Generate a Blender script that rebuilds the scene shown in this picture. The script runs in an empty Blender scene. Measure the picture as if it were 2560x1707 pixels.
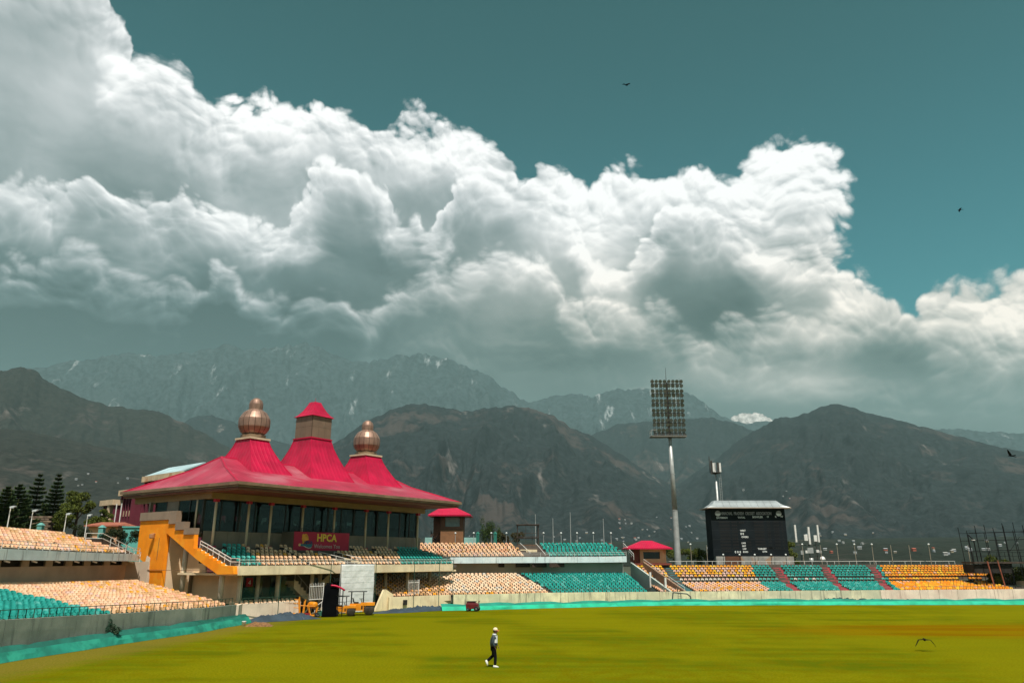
import bpy, bmesh, math, random
import numpy as np
from mathutils import Vector, Matrix
from mathutils.bvhtree import BVHTree
sc=bpy.context.scene
COL=sc.collection
R=math.radians
# ------------------------------------------------------------ camera
PITCH=math.atan(0.2935)
cam=bpy.data.objects.new('camera',bpy.data.cameras.new('camera'));COL.objects.link(cam);sc.camera=cam
cam.location=(0,0,5);cam.rotation_euler=(math.pi/2+PITCH,0,0)
cam.data.sensor_width=36;cam.data.lens=26.0;cam.data.clip_start=.5;cam.data.clip_end=60000
sc.view_settings.view_transform='Standard';sc.view_settings.look='None';sc.view_settings.gamma=1;sc.view_settings.exposure=0.3
sc.render.resolution_x=1024;sc.render.resolution_y=682
sc.cycles.use_denoising=True;sc.cycles.max_bounces=6;sc.cycles.diffuse_bounces=3;sc.cycles.volume_bounces=1;sc.cycles.transparent_max_bounces=12
sc.cycles.caustics_reflective=False;sc.cycles.caustics_refractive=False
# ------------------------------------------------------------ sun
SUN=Vector((.12,-.42,.90)).normalized()
sl=bpy.data.lights.new('sun','SUN');sl.energy=5.0;sl.angle=R(.5);sl.color=(1,.93,.84)
so=bpy.data.objects.new('sun',sl);COL.objects.link(so);so.rotation_euler=SUN.to_track_quat('Z','Y').to_euler();so.location=(60,-70,200)
# ------------------------------------------------------------ node helper
class NX:
    def __init__(s,nt): s.nt=nt
    def m(s,op,a,b=None,c=None,clamp=False):
        n=s.nt.nodes.new('ShaderNodeMath');n.operation=op;n.use_clamp=clamp
        for i,x in enumerate((a,b,c)):
            if x is None: continue
            if isinstance(x,(int,float)): n.inputs[i].default_value=x
            else: s.nt.links.new(x,n.inputs[i])
        return n.outputs[0]
    def add(s,a,b): return s.m('ADD',a,b)
    def sub(s,a,b): return s.m('SUBTRACT',a,b)
    def mul(s,a,b): return s.m('MULTIPLY',a,b)
    def mad(s,a,b,c): return s.m('MULTIPLY_ADD',a,b,c)
    def sm(s,x,a,b,lo=0.,hi=1.):
        n=s.nt.nodes.new('ShaderNodeMapRange');n.interpolation_type='SMOOTHSTEP'
        s.nt.links.new(x,n.inputs[0])
        for i,q in zip((1,2,3,4),(a,b,lo,hi)): n.inputs[i].default_value=q
        return n.outputs[0]
    def xyz(s,x,y,z):
        n=s.nt.nodes.new('ShaderNodeCombineXYZ')
        for i,q in enumerate((x,y,z)):
            if isinstance(q,(int,float)): n.inputs[i].default_value=q
            else: s.nt.links.new(q,n.inputs[i])
        return n.outputs[0]
    def noise(s,vec,scale,detail=4,rough=.5,dist=0.,lac=2.):
        n=s.nt.nodes.new('ShaderNodeTexNoise');n.noise_dimensions='2D';s.nt.links.new(vec,n.inputs['Vector'])
        n.inputs['Scale'].default_value=scale;n.inputs['Detail'].default_value=detail;n.inputs['Roughness'].default_value=rough;n.inputs['Distortion'].default_value=dist;n.inputs['Lacunarity'].default_value=lac
        return n
    def vor(s,vec,scale):
        n=s.nt.nodes.new('ShaderNodeTexVoronoi');n.feature='F1';n.voronoi_dimensions='2D';s.nt.links.new(vec,n.inputs['Vector'])
        n.inputs['Scale'].default_value=scale
        return n.outputs['Distance']
    def vadd(s,a,b):
        n=s.nt.nodes.new('ShaderNodeVectorMath');n.operation='ADD';s.nt.links.new(a,n.inputs[0])
        if isinstance(b,tuple): n.inputs[1].default_value=b
        else: s.nt.links.new(b,n.inputs[1])
        return n.outputs[0]
    def vscale(s,a,k):
        n=s.nt.nodes.new('ShaderNodeVectorMath');n.operation='SCALE';s.nt.links.new(a,n.inputs[0]);n.inputs[3].default_value=k;return n.outputs[0]
    def curve(s,x,pts):
        n=s.nt.nodes.new('ShaderNodeFloatCurve');s.nt.links.new(x,n.inputs[1]);cm=n.mapping;cm.use_clip=True;cv=cm.curves[0]
        pts=sorted(pts)
        while len(cv.points)<len(pts): cv.points.new(.5,.5)
        for p,(a,b) in zip(cv.points,pts): p.location=(a,b);p.handle_type='AUTO_CLAMPED'
        cm.update();return n.outputs[0]
    def mixc(s,f,a,b,mode='MIX'):
        n=s.nt.nodes.new('ShaderNodeMix');n.data_type='RGBA';n.blend_type=mode
        for i,q in ((0,f),(6,a),(7,b)):
            if isinstance(q,(int,float)): n.inputs[i].default_value=q
            elif isinstance(q,tuple): n.inputs[i].default_value=q+(1,) if len(q)==3 else q
            else: s.nt.links.new(q,n.inputs[i])
        return n.outputs[2]
    def ramp(s,x,stops,mode='LINEAR'):
        n=s.nt.nodes.new('ShaderNodeValToRGB');s.nt.links.new(x,n.inputs[0]);e=n.color_ramp;e.interpolation=mode
        while len(e.elements)<len(stops): e.elements.new(.5)
        for q,(p,cc) in zip(e.elements,sorted(stops)): q.position=p;q.color=tuple(cc)+(1,)
        return n.outputs[0]
def ae(u,v):
    t=(853.5-v)/1849.;dx,dy,dz=(u-1280)/1849.,.95954-t*.28163,.28163+t*.95954
    return math.degrees(math.atan2(dx,dy)),math.degrees(math.atan2(dz,math.hypot(dx,dy)))
def cloud_sky(nt,skycol):
    X=NX(nt)
    tc=nt.nodes.new('ShaderNodeTexCoord');D=tc.outputs['Generated']
    sp=nt.nodes.new('ShaderNodeSeparateXYZ');nt.links.new(D,sp.inputs[0]);dx,dy,dz=sp.outputs
    az=X.mul(X.m('ARCTAN2',dx,dy),180/math.pi);el=X.mul(X.m('ARCSINE',dz),180/math.pi)
    # domain in degrees/10, warped
    p0=X.xyz(X.mul(az,.1),X.mul(el,.13),0.)
    w=X.noise(p0,1.3,1.5,.5);wv=nt.nodes.new('ShaderNodeVectorMath');wv.operation='MULTIPLY_ADD';nt.links.new(w.outputs['Color'],wv.inputs[0]);wv.inputs[1].default_value=(.36,.36,0);wv.inputs[2].default_value=(-.18,-.18,0)
    pw=X.vadd(p0,wv.outputs[0])
    def billow(vec,scale,n=3):
        r=None;wt=1.
        for i in range(n):
            d=X.vor(vec if i==0 else X.vadd(vec,(1.7*i,3.1*i,0.)),scale*2.13**i)
            q=X.mul(X.m('MULTIPLY_ADD',X.mul(d,-1.),d,1.),wt)
            r=q if r is None else X.add(r,q);wt*=.5
        return X.mul(r,1./(2.-2*wt))
    off=(.03,.10,0.)
    b1=billow(pw,1.0);b1s=billow(X.vadd(pw,off),1.0)
    pf=X.vadd(pw,(7.3,2.1,0.));
    b2=billow(pf,2.6);b2s=billow(X.vadd(pf,(.015,.05,0.)),2.6)
    p3=X.vadd(pw,(3.1,5.7,0.));b3=billow(p3,6.4,2);b3s=billow(X.vadd(p3,(.007,.022,0.)),6.4,2)
    fine=X.noise(pw,9.,4,.62).outputs[0]
    low=X.noise(X.vadd(p0,(3.,9.,1.)),1.1,3,.5).outputs[0]
    rel=X.add(X.mul(X.sub(b1,b1s),1.5),X.add(X.mul(X.sub(b2,b2s),1.1),X.mul(X.sub(b3,b3s),.5)))   # lit from above right
    an=X.mad(az,1/140.,.5)
    # bright / dark masses
    mass=None
    for (u,v,ru,rv,k) in MASSES:
        a,e=ae(u,v)
        d=X.m('SQRT',X.add(X.m('POWER',X.mul(X.sub(az,a),29./ru),2.),X.m('POWER',X.mul(X.sub(el,e),29./rv),2.)))
        g=X.sm(d,1.,0.,0.,k)
        mass=g if mass is None else X.add(mass,g)
    warm=X.mul(X.sm(el,27.,15.),X.sm(az,-22.,4.))
    col=skycol
    for L in LAYERS:
        pts=[]
        for u,v in L['e']:
            a,e=ae(u,v);pts.append((a/140.+.5,e/60.))
        pts=[(0.,pts[0][1])]+pts+[(1.,pts[-1][1])]
        E=X.mul(X.curve(X.add(an,X.add(X.mul(X.sub(b2,.6),.022),X.mul(X.sub(b1,.6),.026))),pts),60.)
        bb=X.add(X.mul(X.sub(b1,.62),L['a1']),X.mul(X.sub(b2,.62),L['a2']))
        bb=X.add(bb,X.add(X.mul(X.sub(fine,.5),L['af']*.7),X.mul(X.sub(b3,.62),L['af']*1.0)))
        hc=X.sub(E,el)
        for (u,v,r) in L.get('blobs',()):
            a,e=ae(u,v);d=X.m('SQRT',X.add(X.m('POWER',X.mul(X.sub(az,a),math.cos(math.radians(e))),2.),X.m('POWER',X.sub(el,e),2.)))
            hc=X.m('SMOOTH_MAX',hc,X.sub(r/29.,d),1.5)
        h=X.add(hc,bb)
        al=X.sm(h,0.,L['soft'])
        if L.get('bot'): al=X.mul(al,X.sm(h,L['bot'][1],L['bot'][0]))
        if L.get('op',1)<1: al=X.mul(al,L['op'])
        br=X.sm(h,0.,L['fall'],L['hi'],L['lo'])
        tex=X.mul(X.sm(h,L['fall']*1.1,0.,.10,1.),L['rel'])
        br=X.add(br,X.mul(rel,tex))
        br=X.add(br,X.mul(X.sub(low,.5),L['low']))
        br=X.add(br,X.mul(X.mul(X.sub(fine,.5),.14),tex))
        br=X.add(br,mass)
        cc=X.ramp(br,L.get('ramp',RAMP))
        cc=X.mixc(warm,cc,(1.10,1.0,.90),'MULTIPLY')
        col=X.mixc(al,col,cc)
    return col
RAMP=[(0.,(.036,.060,.062)),(.25,(.105,.148,.152)),(.5,(.295,.335,.342)),(.75,(.575,.595,.602)),(1.,(.95,.945,.935))]
MASSES=[(850,760,340,200,-.27),(1800,765,280,160,-.36),(100,830,720,340,-.38),(700,840,520,130,-.20),(1050,690,140,120,-.13),
 (1400,560,280,170,.30),(1330,690,220,130,.20),(680,310,260,110,.12),(1100,330,260,100,.12),(1980,400,160,140,.10),
 (350,620,420,90,.12),(1750,650,120,130,.15),(150,120,330,220,.03),(200,470,330,120,-.12),(1000,500,200,110,-.14),(2250,900,220,70,-.14),(2050,800,260,90,.20),(1500,890,220,60,-.18),(2000,960,260,60,.20),(640,760,90,90,.16),(1640,600,60,40,-.2),(1250,900,300,60,-.1)]
LAYERS=[
 dict(e=[(-500,-450),(-100,-260),(200,-150),(300,-60),(325,40),(335,95),(352,160),(420,180),(475,195),(520,262),(590,305),(640,282),(720,270),(780,305),(850,283),(940,318),(985,325),(1050,290),(1150,318),(1220,352),(1290,405),(1325,470),(1350,492),(1400,462),(1470,462),(1505,495),(1590,450),(1700,430),(1800,432),(1838,470),(1880,480),(1940,530),(2000,590),(2060,650),(2130,710),(2200,755),(2300,782),(2335,812),(2370,778),(2450,748),(2560,722),(2800,650),(3200,560)],
   a1=3.6,a2=2.0,af=1.1,blobs=[(1900,475,50),(1945,450,58),(1988,428,50),(1970,405,30),(1998,500,50),(1950,555,70),(1985,600,55),(2025,665,46),(2095,735,28)],soft=.8,fall=7.5,hi=.90,lo=.53,rel=.95,low=.5),
 dict(e=[(-600,470),(-100,520),(30,540),(110,515),(200,548),(330,520),(430,565),(520,555),(640,575),(720,610),(790,560),(860,480),(960,465),(1010,560),(1080,570),(1120,640),(1180,510),(1300,490),(1430,520),(1480,600),(1560,690),(1650,630),(1760,560),(1850,570),(1950,650),(2060,640),(2120,700),(2170,765),(2300,805),(2380,850),(2450,800),(2600,790),(3000,760)],
   a1=5.2,a2=2.8,af=1.1,soft=.8,fall=5.8,hi=.92,lo=.37,rel=.95,low=.45),
 dict(e=[(-600,760),(0,720),(300,700),(500,760),(620,715),(690,800),(900,760),(1100,715),(1200,700),(1300,665),(1400,675),(1450,770),(1530,800),(1700,790),(1800,860),(1950,800),(2060,780),(2200,785),(2330,815),(2400,870),(2560,850),(3000,840)],
   a1=5.,a2=2.6,af=.9,soft=1.4,fall=5.,hi=.78,lo=.26,rel=1.0,low=.4),
 dict(e=[(-600,900),(0,840),(400,830),(800,860),(1200,860),(1500,880),(1650,960),(1760,930),(1860,925),(2000,915),(2150,940),(2300,960),(2560,960),(3000,960)],
   a1=3.,a2=1.6,af=.6,soft=3.,fall=4.,hi=.42,lo=.19,rel=.6,low=.2),
]
# ------------------------------------------------------------ world
wd=bpy.data.worlds.new('World');sc.world=wd;wd.use_nodes=True
def make_world(nt):
    bg=nt.nodes['Background'];sky=nt.nodes.new('ShaderNodeTexSky');sky.sky_type='NISHITA';sky.sun_disc=False
    sky.sun_elevation=math.asin(SUN.z);sky.sun_rotation=math.atan2(SUN.x,SUN.y);sky.air_density=1.0;sky.dust_density=.6
    X=NX(nt)
    tc=nt.nodes.new('ShaderNodeTexCoord');sz=nt.nodes.new('ShaderNodeSeparateXYZ');nt.links.new(tc.outputs['Generated'],sz.inputs[0])
    tint=X.mixc(1.,sky.outputs[0],X.mixc(X.sm(sz.outputs[2],.25,.70),(.0060,.064,.050),(.0090,.045,.0295)),'MULTIPLY')
    nt.links.new(cloud_sky(nt,tint),bg.inputs[0]);bg.inputs[1].default_value=1.0
make_world(wd.node_tree);wd.cycles.sampling_method='NONE'
# ------------------------------------------------------------ helpers
rnd=random.Random(7)
def at(u,v,Y):
    t=(853.5-v)/1849.;k=Y/(.95954-t*.28163);return Vector(((u-1280)/1849.*k,Y,5+(.28163+t*.95954)*k))
def gnd(u,v,Z=0.):
    t=(853.5-v)/1849.;k=(Z-5)/(.28163+t*.95954);return Vector(((u-1280)/1849.*k,(.95954-t*.28163)*k,Z))
MATS={}
def mat(name,col,rough=.75,var=.15,vs=1.5,c2=None,c2s=.4,c2t=(.5,.62),bump=0.,bs=25.,metal=0.,streak=0.,sc3=(.1,.1,.09),rib=None,spec=.4):
    if name in MATS: return MATS[name]
    m=bpy.data.materials.new(name);m.use_nodes=True;nt=m.node_tree;b=nt.nodes['Principled BSDF'];X=NX(nt)
    b.inputs['Roughness'].default_value=rough;b.inputs['Metallic'].default_value=metal;b.inputs['Specular IOR Level'].default_value=spec
    geo=nt.nodes.new('ShaderNodeNewGeometry');P=geo.outputs['Position']
    def n3(scale,detail=3,rough=.55,vec=P):
        n=nt.nodes.new('ShaderNodeTexNoise');nt.links.new(vec,n.inputs['Vector']);n.inputs['Scale'].default_value=scale;n.inputs['Detail'].default_value=detail;n.inputs['Roughness'].default_value=rough;return n.outputs[0]
    lo=tuple(max(0,x*(1-var)) for x in col);hi=tuple(min(1,x*(1+var)) for x in col)
    c=X.mixc(X.sm(n3(vs,4),.3,.7),lo,hi)
    if c2: c=X.mixc(X.sm(n3(c2s,4,.6),c2t[0],c2t[1]),c,c2)
    if streak:
        mp=nt.nodes.new('ShaderNodeMapping');nt.links.new(P,mp.inputs[0]);mp.inputs['Scale'].default_value=(2.6,2.6,.22)
        s=X.sm(n3(1.,5,.65,mp.outputs[0]),.52,.72,0.,streak)
        c=X.mixc(s,c,sc3)
    nt.links.new(c,b.inputs['Base Color'])
    h=None
    if rib:
        tc=nt.nodes.new('ShaderNodeTexCoord');sp=nt.nodes.new('ShaderNodeSeparateXYZ');nt.links.new(tc.outputs['Object'],sp.inputs[0])
        h=X.m('POWER',X.m('ABSOLUTE',X.m('SINE',X.mul(sp.outputs[rib[0]],math.pi/rib[1]))),6.)
        bn=nt.nodes.new('ShaderNodeBump');bn.inputs['Distance'].default_value=rib[2];nt.links.new(h,bn.inputs['Height']);nt.links.new(bn.outputs[0],b.inputs['Normal'])
    elif bump:
        bn=nt.nodes.new('ShaderNodeBump');bn.inputs['Distance'].default_value=bump;nt.links.new(n3(bs,4,.6),bn.inputs['Height']);nt.links.new(bn.outputs[0],b.inputs['Normal'])
    MATS[name]=m;return m
class MB:
    def __init__(s): s.v=[];s.f=[];s.m=[]
    def face(s,pts,m=0):
        k=len(s.v);s.v+=[tuple(p) for p in pts];s.f.append(tuple(range(k,k+len(pts))));s.m.append(m);return s
    def box(s,x0,x1,y0,y1,z0,z1,m=0):
        k=len(s.v);s.v+=[(x0,y0,z0),(x1,y0,z0),(x1,y1,z0),(x0,y1,z0),(x0,y0,z1),(x1,y0,z1),(x1,y1,z1),(x0,y1,z1)]
        s.f+=[tuple(k+i for i in q) for q in ((0,3,2,1),(4,5,6,7),(0,1,5,4),(1,2,6,5),(2,3,7,6),(3,0,4,7))];s.m+=[m]*6;return s
    def ext(s,pts,vec,m=0):
        n=len(pts);k=len(s.v);V=Vector(vec);pts=[Vector(p) for p in pts]
        s.v+=[tuple(p) for p in pts]+[tuple(p+V) for p in pts]
        s.f.append(tuple(range(k+n-1,k-1,-1)));s.f.append(tuple(range(k+n,k+2*n)));s.m+=[m,m]
        for i in range(n):
            j=(i+1)%n;s.f.append((k+i,k+j,k+n+j,k+n+i));s.m.append(m)
        return s
    def tube(s,p,q,r,r1=None,n=6,m=0,cap=True):
        p=Vector(p);q=Vector(q);r1=r if r1 is None else r1;d=(q-p)
        if d.length<1e-6: return s
        d.normalize();a=d.orthogonal().normalized();b=d.cross(a);k=len(s.v)
        for c,rr in ((p,r),(q,r1)):
            for i in range(n):
                t=2*math.pi*i/n;s.v.append(tuple(c+a*math.cos(t)*rr+b*math.sin(t)*rr))
        for i in range(n):
            j=(i+1)%n;s.f.append((k+i,k+j,k+n+j,k+n+i));s.m.append(m)
        if cap: s.f.append(tuple(range(k+n-1,k-1,-1)));s.f.append(tuple(range(k+n,k+2*n)));s.m+=[m,m]
        return s
    def pipe(s,pts,r,n=5,m=0):
        for a,b in zip(pts,pts[1:]): s.tube(a,b,r,n=n,m=m)
        return s
    def lathe(s,prof,n=16,c=(0,0,0),m=0):
        k=len(s.v)
        for r,z in prof:
            for i in range(n):
                t=2*math.pi*i/n;s.v.append((c[0]+r*math.cos(t),c[1]+r*math.sin(t),c[2]+z))
        for j in range(len(prof)-1):
            for i in range(n):
                q=(i+1)%n;s.f.append((k+j*n+i,k+j*n+q,k+(j+1)*n+q,k+(j+1)*n+i));s.m.append(m)
        s.f.append(tuple(range(k+n-1,k-1,-1)));e=k+(len(prof)-1)*n;s.f.append(tuple(range(e,e+n)));s.m+=[m,m];return s
    def loft(s,rings,m=0,cap=True):
        k=len(s.v);n=len(rings[0])
        for r in rings: s.v+=[tuple(p) for p in r]
        for j in range(len(rings)-1):
            for i in range(n):
                q=(i+1)%n;s.f.append((k+j*n+i,k+j*n+q,k+(j+1)*n+q,k+(j+1)*n+i));s.m.append(m)
        if cap: s.f.append(tuple(range(k+n-1,k-1,-1)));e=k+(len(rings)-1)*n;s.f.append(tuple(range(e,e+n)));s.m+=[m,m]
        return s
    def grid(s,fn,nu,nv,m=0):
        k=len(s.v)
        for j in range(nv+1):
            for i in range(nu+1): s.v.append(tuple(fn(i/nu,j/nv)))
        for j in range(nv):
            for i in range(nu):
                a=k+j*(nu+1)+i;s.f.append((a,a+1,a+nu+2,a+nu+1));s.m.append(m)
        return s
    def mesh(s,name,mats,smooth=False):
        me=bpy.data.meshes.new(name);me.from_pydata(s.v,[],s.f)
        for q in (mats if isinstance(mats,(list,tuple)) else [mats]): me.materials.append(q)
        me.polygons.foreach_set('material_index',s.m)
        if smooth: me.polygons.foreach_set('use_smooth',[True]*len(s.f))
        me.update();return me
    def build(s,name,mats,parent=None,smooth=False,loc=None):
        return link(name,s.mesh(name,mats,smooth),parent,loc)
def link(name,data,parent=None,loc=None,rz=0.):
    o=bpy.data.objects.new(name,data);COL.objects.link(o)
    if parent: o.parent=parent
    if loc is not None: o.location=loc
    if rz: o.rotation_euler=(0,0,rz)
    return o
def tag(o,label,cat,group=None,kind=None):
    if label: o['label']=label
    if cat: o['category']=cat
    if group: o['group']=group
    if kind: o['kind']=kind
    return o
def thing(name,label,cat,loc=(0,0,0),rz=0.,group=None):
    o=link(name,None,None,loc,rz);o.empty_display_size=.3;return tag(o,label,cat,group)
def structure(o): o['kind']='structure';return o
def copy_tree(o,parent=None,loc=None,rz=None,label=None):
    c=o.copy();COL.objects.link(c)
    if parent: c.parent=parent
    if loc is not None: c.location=loc
    if rz is not None: c.rotation_euler=(0,0,rz)
    if label: c['label']=label
    for ch in list(o.children): copy_tree(ch,c)
    return c
def text_mesh(txt,size,name,align='LEFT',ext=.01,bold=0.):
    cu=bpy.data.curves.new(name,'FONT');cu.body=txt;cu.size=size;cu.align_x=align;cu.extrude=ext;cu.offset=bold;cu.resolution_u=2
    o=bpy.data.objects.new(name,cu);COL.objects.link(o);dg=bpy.context.evaluated_depsgraph_get()
    me=bpy.data.meshes.new_from_object(o.evaluated_get(dg));COL.objects.unlink(o);bpy.data.objects.remove(o);bpy.data.curves.remove(cu);return me
# numpy value noise
def _h(ix,iy,seed):
    n=(ix.astype(np.int64)*374761393+iy.astype(np.int64)*668265263+seed*982451653)&0x7fffffff
    n=((n^(n>>13))*1274126177)&0x7fffffff
    return ((n^(n>>16))&0xffff)/65535.
def vnoise(x,y,seed=0):
    ix=np.floor(x);iy=np.floor(y);fx=x-ix;fy=y-iy;fx=fx*fx*fx*(fx*(6*fx-15)+10);fy=fy*fy*fy*(fy*(6*fy-15)+10)
    a=_h(ix,iy,seed);b=_h(ix+1,iy,seed);c=_h(ix,iy+1,seed);d=_h(ix+1,iy+1,seed)
    return (a+(b-a)*fx)*(1-fy)+(c+(d-c)*fx)*fy
def fbm(x,y,o=5,seed=0,ridged=False,g=.5):
    r=0;a=1;t=0
    for i in range(o):
        n=vnoise(x*2**i+17.3*i,y*2**i+9.1*i,seed+i)
        if ridged: n=1-abs(2*n-1)
        r=r+n*a;t+=a;a*=g
    return r/t
def np_mesh(name,V,Fq,mats,smooth=True,mi=None):
    me=bpy.data.meshes.new(name);V=np.asarray(V,np.float32);Fq=np.asarray(Fq,np.int32);k=Fq.shape[1]
    me.vertices.add(len(V));me.vertices.foreach_set('co',V.ravel());me.loops.add(Fq.size);me.loops.foreach_set('vertex_index',Fq.ravel())
    me.polygons.add(len(Fq));me.polygons.foreach_set('loop_start',np.arange(0,Fq.size,k,dtype=np.int32))
    for q in (mats if isinstance(mats,(list,tuple)) else [mats]): me.materials.append(q)
    if mi is not None: me.polygons.foreach_set('material_index',np.asarray(mi,np.int32))
    me.polygons.foreach_set('use_smooth',[smooth]*len(Fq));me.update();me.validate();return me
def grid_faces(nu,nv):
    i,j=np.meshgrid(np.arange(nu-1),np.arange(nv-1));a=(j*nu+i).ravel();return np.stack([a,a+1,a+nu+1,a+nu],1)
# ------------------------------------------------------------ ground and field
def grass_material():
    m=bpy.data.materials.new('cricket_turf');m.use_nodes=True;nt=m.node_tree;b=nt.nodes['Principled BSDF'];X=NX(nt)
    b.inputs['Roughness'].default_value=1.;b.inputs['Specular IOR Level'].default_value=0.
    geo=nt.nodes.new('ShaderNodeNewGeometry');P=geo.outputs['Position'];sp=nt.nodes.new('ShaderNodeSeparateXYZ');nt.links.new(P,sp.inputs[0]);x,y,_=sp.outputs
    fine=X.noise(P,9.,4,.7).outputs[0];mid=X.noise(P,.9,4,.6).outputs[0];big=X.noise(P,.09,3,.5).outputs[0]
    st=X.noise(X.xyz(X.mul(x,.05),X.mul(y,.42),0.),1.,3,.5).outputs[0]
    c=X.mixc(X.sm(st,.30,.70),(.086,.118,.004),(.172,.172,.004))
    c=X.mixc(X.sm(mid,.35,.68,0.,.7),c,(.150,.118,.002))
    c=X.mixc(X.sm(big,.42,.60,0.,.75),c,(.195,.180,.004))
    # worn square around the pitch, well to the right
    ex=X.mul(X.sub(x,48.),1/33.);ey=X.mul(X.sub(y,57.5),1/6.8)
    d=X.add(X.m('SQRT',X.add(X.m('POWER',ex,2.),X.m('POWER',ey,2.))),X.mul(X.sub(X.noise(X.xyz(X.mul(x,.06),X.mul(y,.4),0.),1.,4,.6).outputs[0],.5),.7))
    c=X.mixc(X.sm(d,1.12,.55,0.,.72),c,X.mixc(X.sm(st,.35,.6),(.235,.075,.001),(.23,.125,.001)))
    # drier rim along the left edge
    rim=X.add(X.sub(X.mul(x,-1.),X.mad(y,-.13,28.2)),X.mul(X.sub(mid,.5),2.2))
    c=X.mixc(X.sm(rim,-3.0,.4,0.,.65),c,(.19,.135,.03))
    c=X.mixc(X.sm(fine,.35,.7,0.,.55),c,(.080,.088,.0))
    nt.links.new(c,b.inputs['Base Color'])
    bn=nt.nodes.new('ShaderNodeBump');bn.inputs['Distance'].default_value=.05;nt.links.new(fine,bn.inputs['Height']);nt.links.new(bn.outputs[0],b.inputs['Normal'])
    return m
NXg=[math.hypot(1,0)]
g=MB();n=64
g.face([(15000*math.cos(2*math.pi*i/n),15000*math.sin(2*math.pi*i/n),-.6) for i in range(n)])
structure(g.build('ground',mat('valley_soil',(.045,.05,.028),.95,.3,.004)))
fl=MB();fl.grid(lambda a,b:(-62+150*a,-40+132*b,0.),30,26)
structure(fl.build('cricket_field',grass_material()))
# ------------------------------------------------------------ mountains
def mountain_material(name,forest,bare,rock,snow=0.,zs=(0,1),sc=1.):
    m=bpy.data.materials.new(name);m.use_nodes=True;nt=m.node_tree;b=nt.nodes['Principled BSDF'];X=NX(nt)
    b.inputs['Roughness'].default_value=.95;b.inputs['Specular IOR Level'].default_value=.05
    geo=nt.nodes.new('ShaderNodeNewGeometry');P=geo.outputs['Position']
    def n3(s,d=4,r=.6,vec=P):
        n=nt.nodes.new('ShaderNodeTexNoise');nt.links.new(vec,n.inputs['Vector']);n.inputs['Scale'].default_value=s;n.inputs['Detail'].default_value=d;n.inputs['Roughness'].default_value=r;return n.outputs[0]
    sp=nt.nodes.new('ShaderNodeSeparateXYZ');nt.links.new(P,sp.inputs[0])
    tree=n3(.028*sc,3,.7)
    c=X.mixc(X.sm(tree,.3,.7),tuple(q*.6 for q in forest),tuple(q*1.35 for q in forest))
    big=X.add(n3(.0019*sc,7,.68),X.mul(X.sub(n3(.014*sc,3,.65),.5),.34))
    c=X.mixc(X.sm(big,.54,.68,0.,.85),c,bare)
    mp=nt.nodes.new('ShaderNodeMapping');nt.links.new(P,mp.inputs[0]);mp.inputs['Scale'].default_value=(1.,.25,.3)
    gul=n3(.0062*sc,5,.65,mp.outputs[0])
    c=X.mixc(X.mul(X.sm(gul,.60,.70),X.sm(big,.46,.62)),c,rock)
    if snow:
        gs=X.add(n3(.0085*sc,6,.70,mp.outputs[0]),X.mad(sp.outputs[2],.05/zs[1],-.03))
        c=X.mixc(X.sm(gs,.60,.70,0.,snow),c,(.50,.53,.54))
    nt.links.new(c,b.inputs['Base Color'])
    bn=nt.nodes.new('ShaderNodeBump');bn.inputs['Distance'].default_value=14/sc;bn.inputs['Strength'].default_value=.5;nt.links.new(tree,bn.inputs['Height']);nt.links.new(bn.outputs[0],b.inputs['Normal'])
    return m
HILLS=[]
def mountain(name,sil,D,D0,mt,seed,p=1.15,amp=.16,rough=.02,nu=420,nv=70,fx=1.,foot=0.):
    us=np.array([q[0] for q in sil],float);vs=np.array([q[1] for q in sil],float)
    U=np.linspace(us[0],us[-1],nu);Vv=np.interp(U,us,vs)
    # soften the polyline a little, then add a rough crest
    k=np.ones(5)/5;Vs=np.convolve(np.pad(Vv,2,mode='edge'),k,'valid')
    t=(853.5-Vs)/1849.;kx=(U-1280)/1849.;ky=.95954-t*.28163;kz=.28163+t*.95954
    az=np.arctan2(kx,ky);zr=kz/np.hypot(kx,ky)*D
    s=az*D
    zr=zr*(1+rough*(fbm(s/140.,s*0+seed,4,seed)-.5)+rough*.8*(fbm(s/40.,s*0+seed,3,seed+5)-.5))
    W=np.concatenate([np.linspace(0,1,nv-14)**.9,np.linspace(1.02,1.5,14)])
    A,Wg=np.meshgrid(az,W);Z=np.meshgrid(zr,W)[0];rr=D0+(D-D0)*Wg
    S=A*D
    warp=(fbm(S/900.,rr/900.,3,seed+11)-.5)*700
    rid=fbm((S+warp)/(420.*fx),rr/1500.,6,seed+20,ridged=True)-.55
    fin=fbm((S+warp)/(110.*fx),rr/300.,4,seed+40)-.5
    env=np.clip(Wg,0,1)*(1-np.clip(Wg,0,1))*4
    prof=np.where(Wg<=1,np.clip(Wg,0,1)**p,1-(Wg-1)*1.5)
    H=Z*(prof+env**.8*(rid*amp+fin*amp*.35))+foot*(1-np.clip(Wg,0,1))
    lim=Z*np.minimum(rr/D,1.3)*.995
    H=np.where(Wg<1,np.minimum(H,lim),H);H=np.maximum(H,-1.2)
    V=np.stack([np.sin(A)*rr,np.cos(A)*rr,H],2).reshape(-1,3)
    Fq=grid_faces(nu,len(W))
    me=np_mesh(name,V,Fq,mt);o=structure(link(name,me));HILLS.append((V,Fq,o));return o
MF=mountain_material('hazed_range_rock',(.034,.050,.053),(.040,.056,.058),(.060,.075,.077),.42,(0,3000),.6)  # rock tones pulled together towards the haze colour, so haze is painted in
MN=mountain_material('wooded_slope',(.017,.022,.023),(.055,.045,.041),(.145,.13,.12))  # dark tones stand in for the cloud shade over the mountains
ML=mountain_material('scrub_slope',(.022,.023,.019),(.062,.051,.045),(.12,.105,.095),0,(0,1),1.2)
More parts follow.
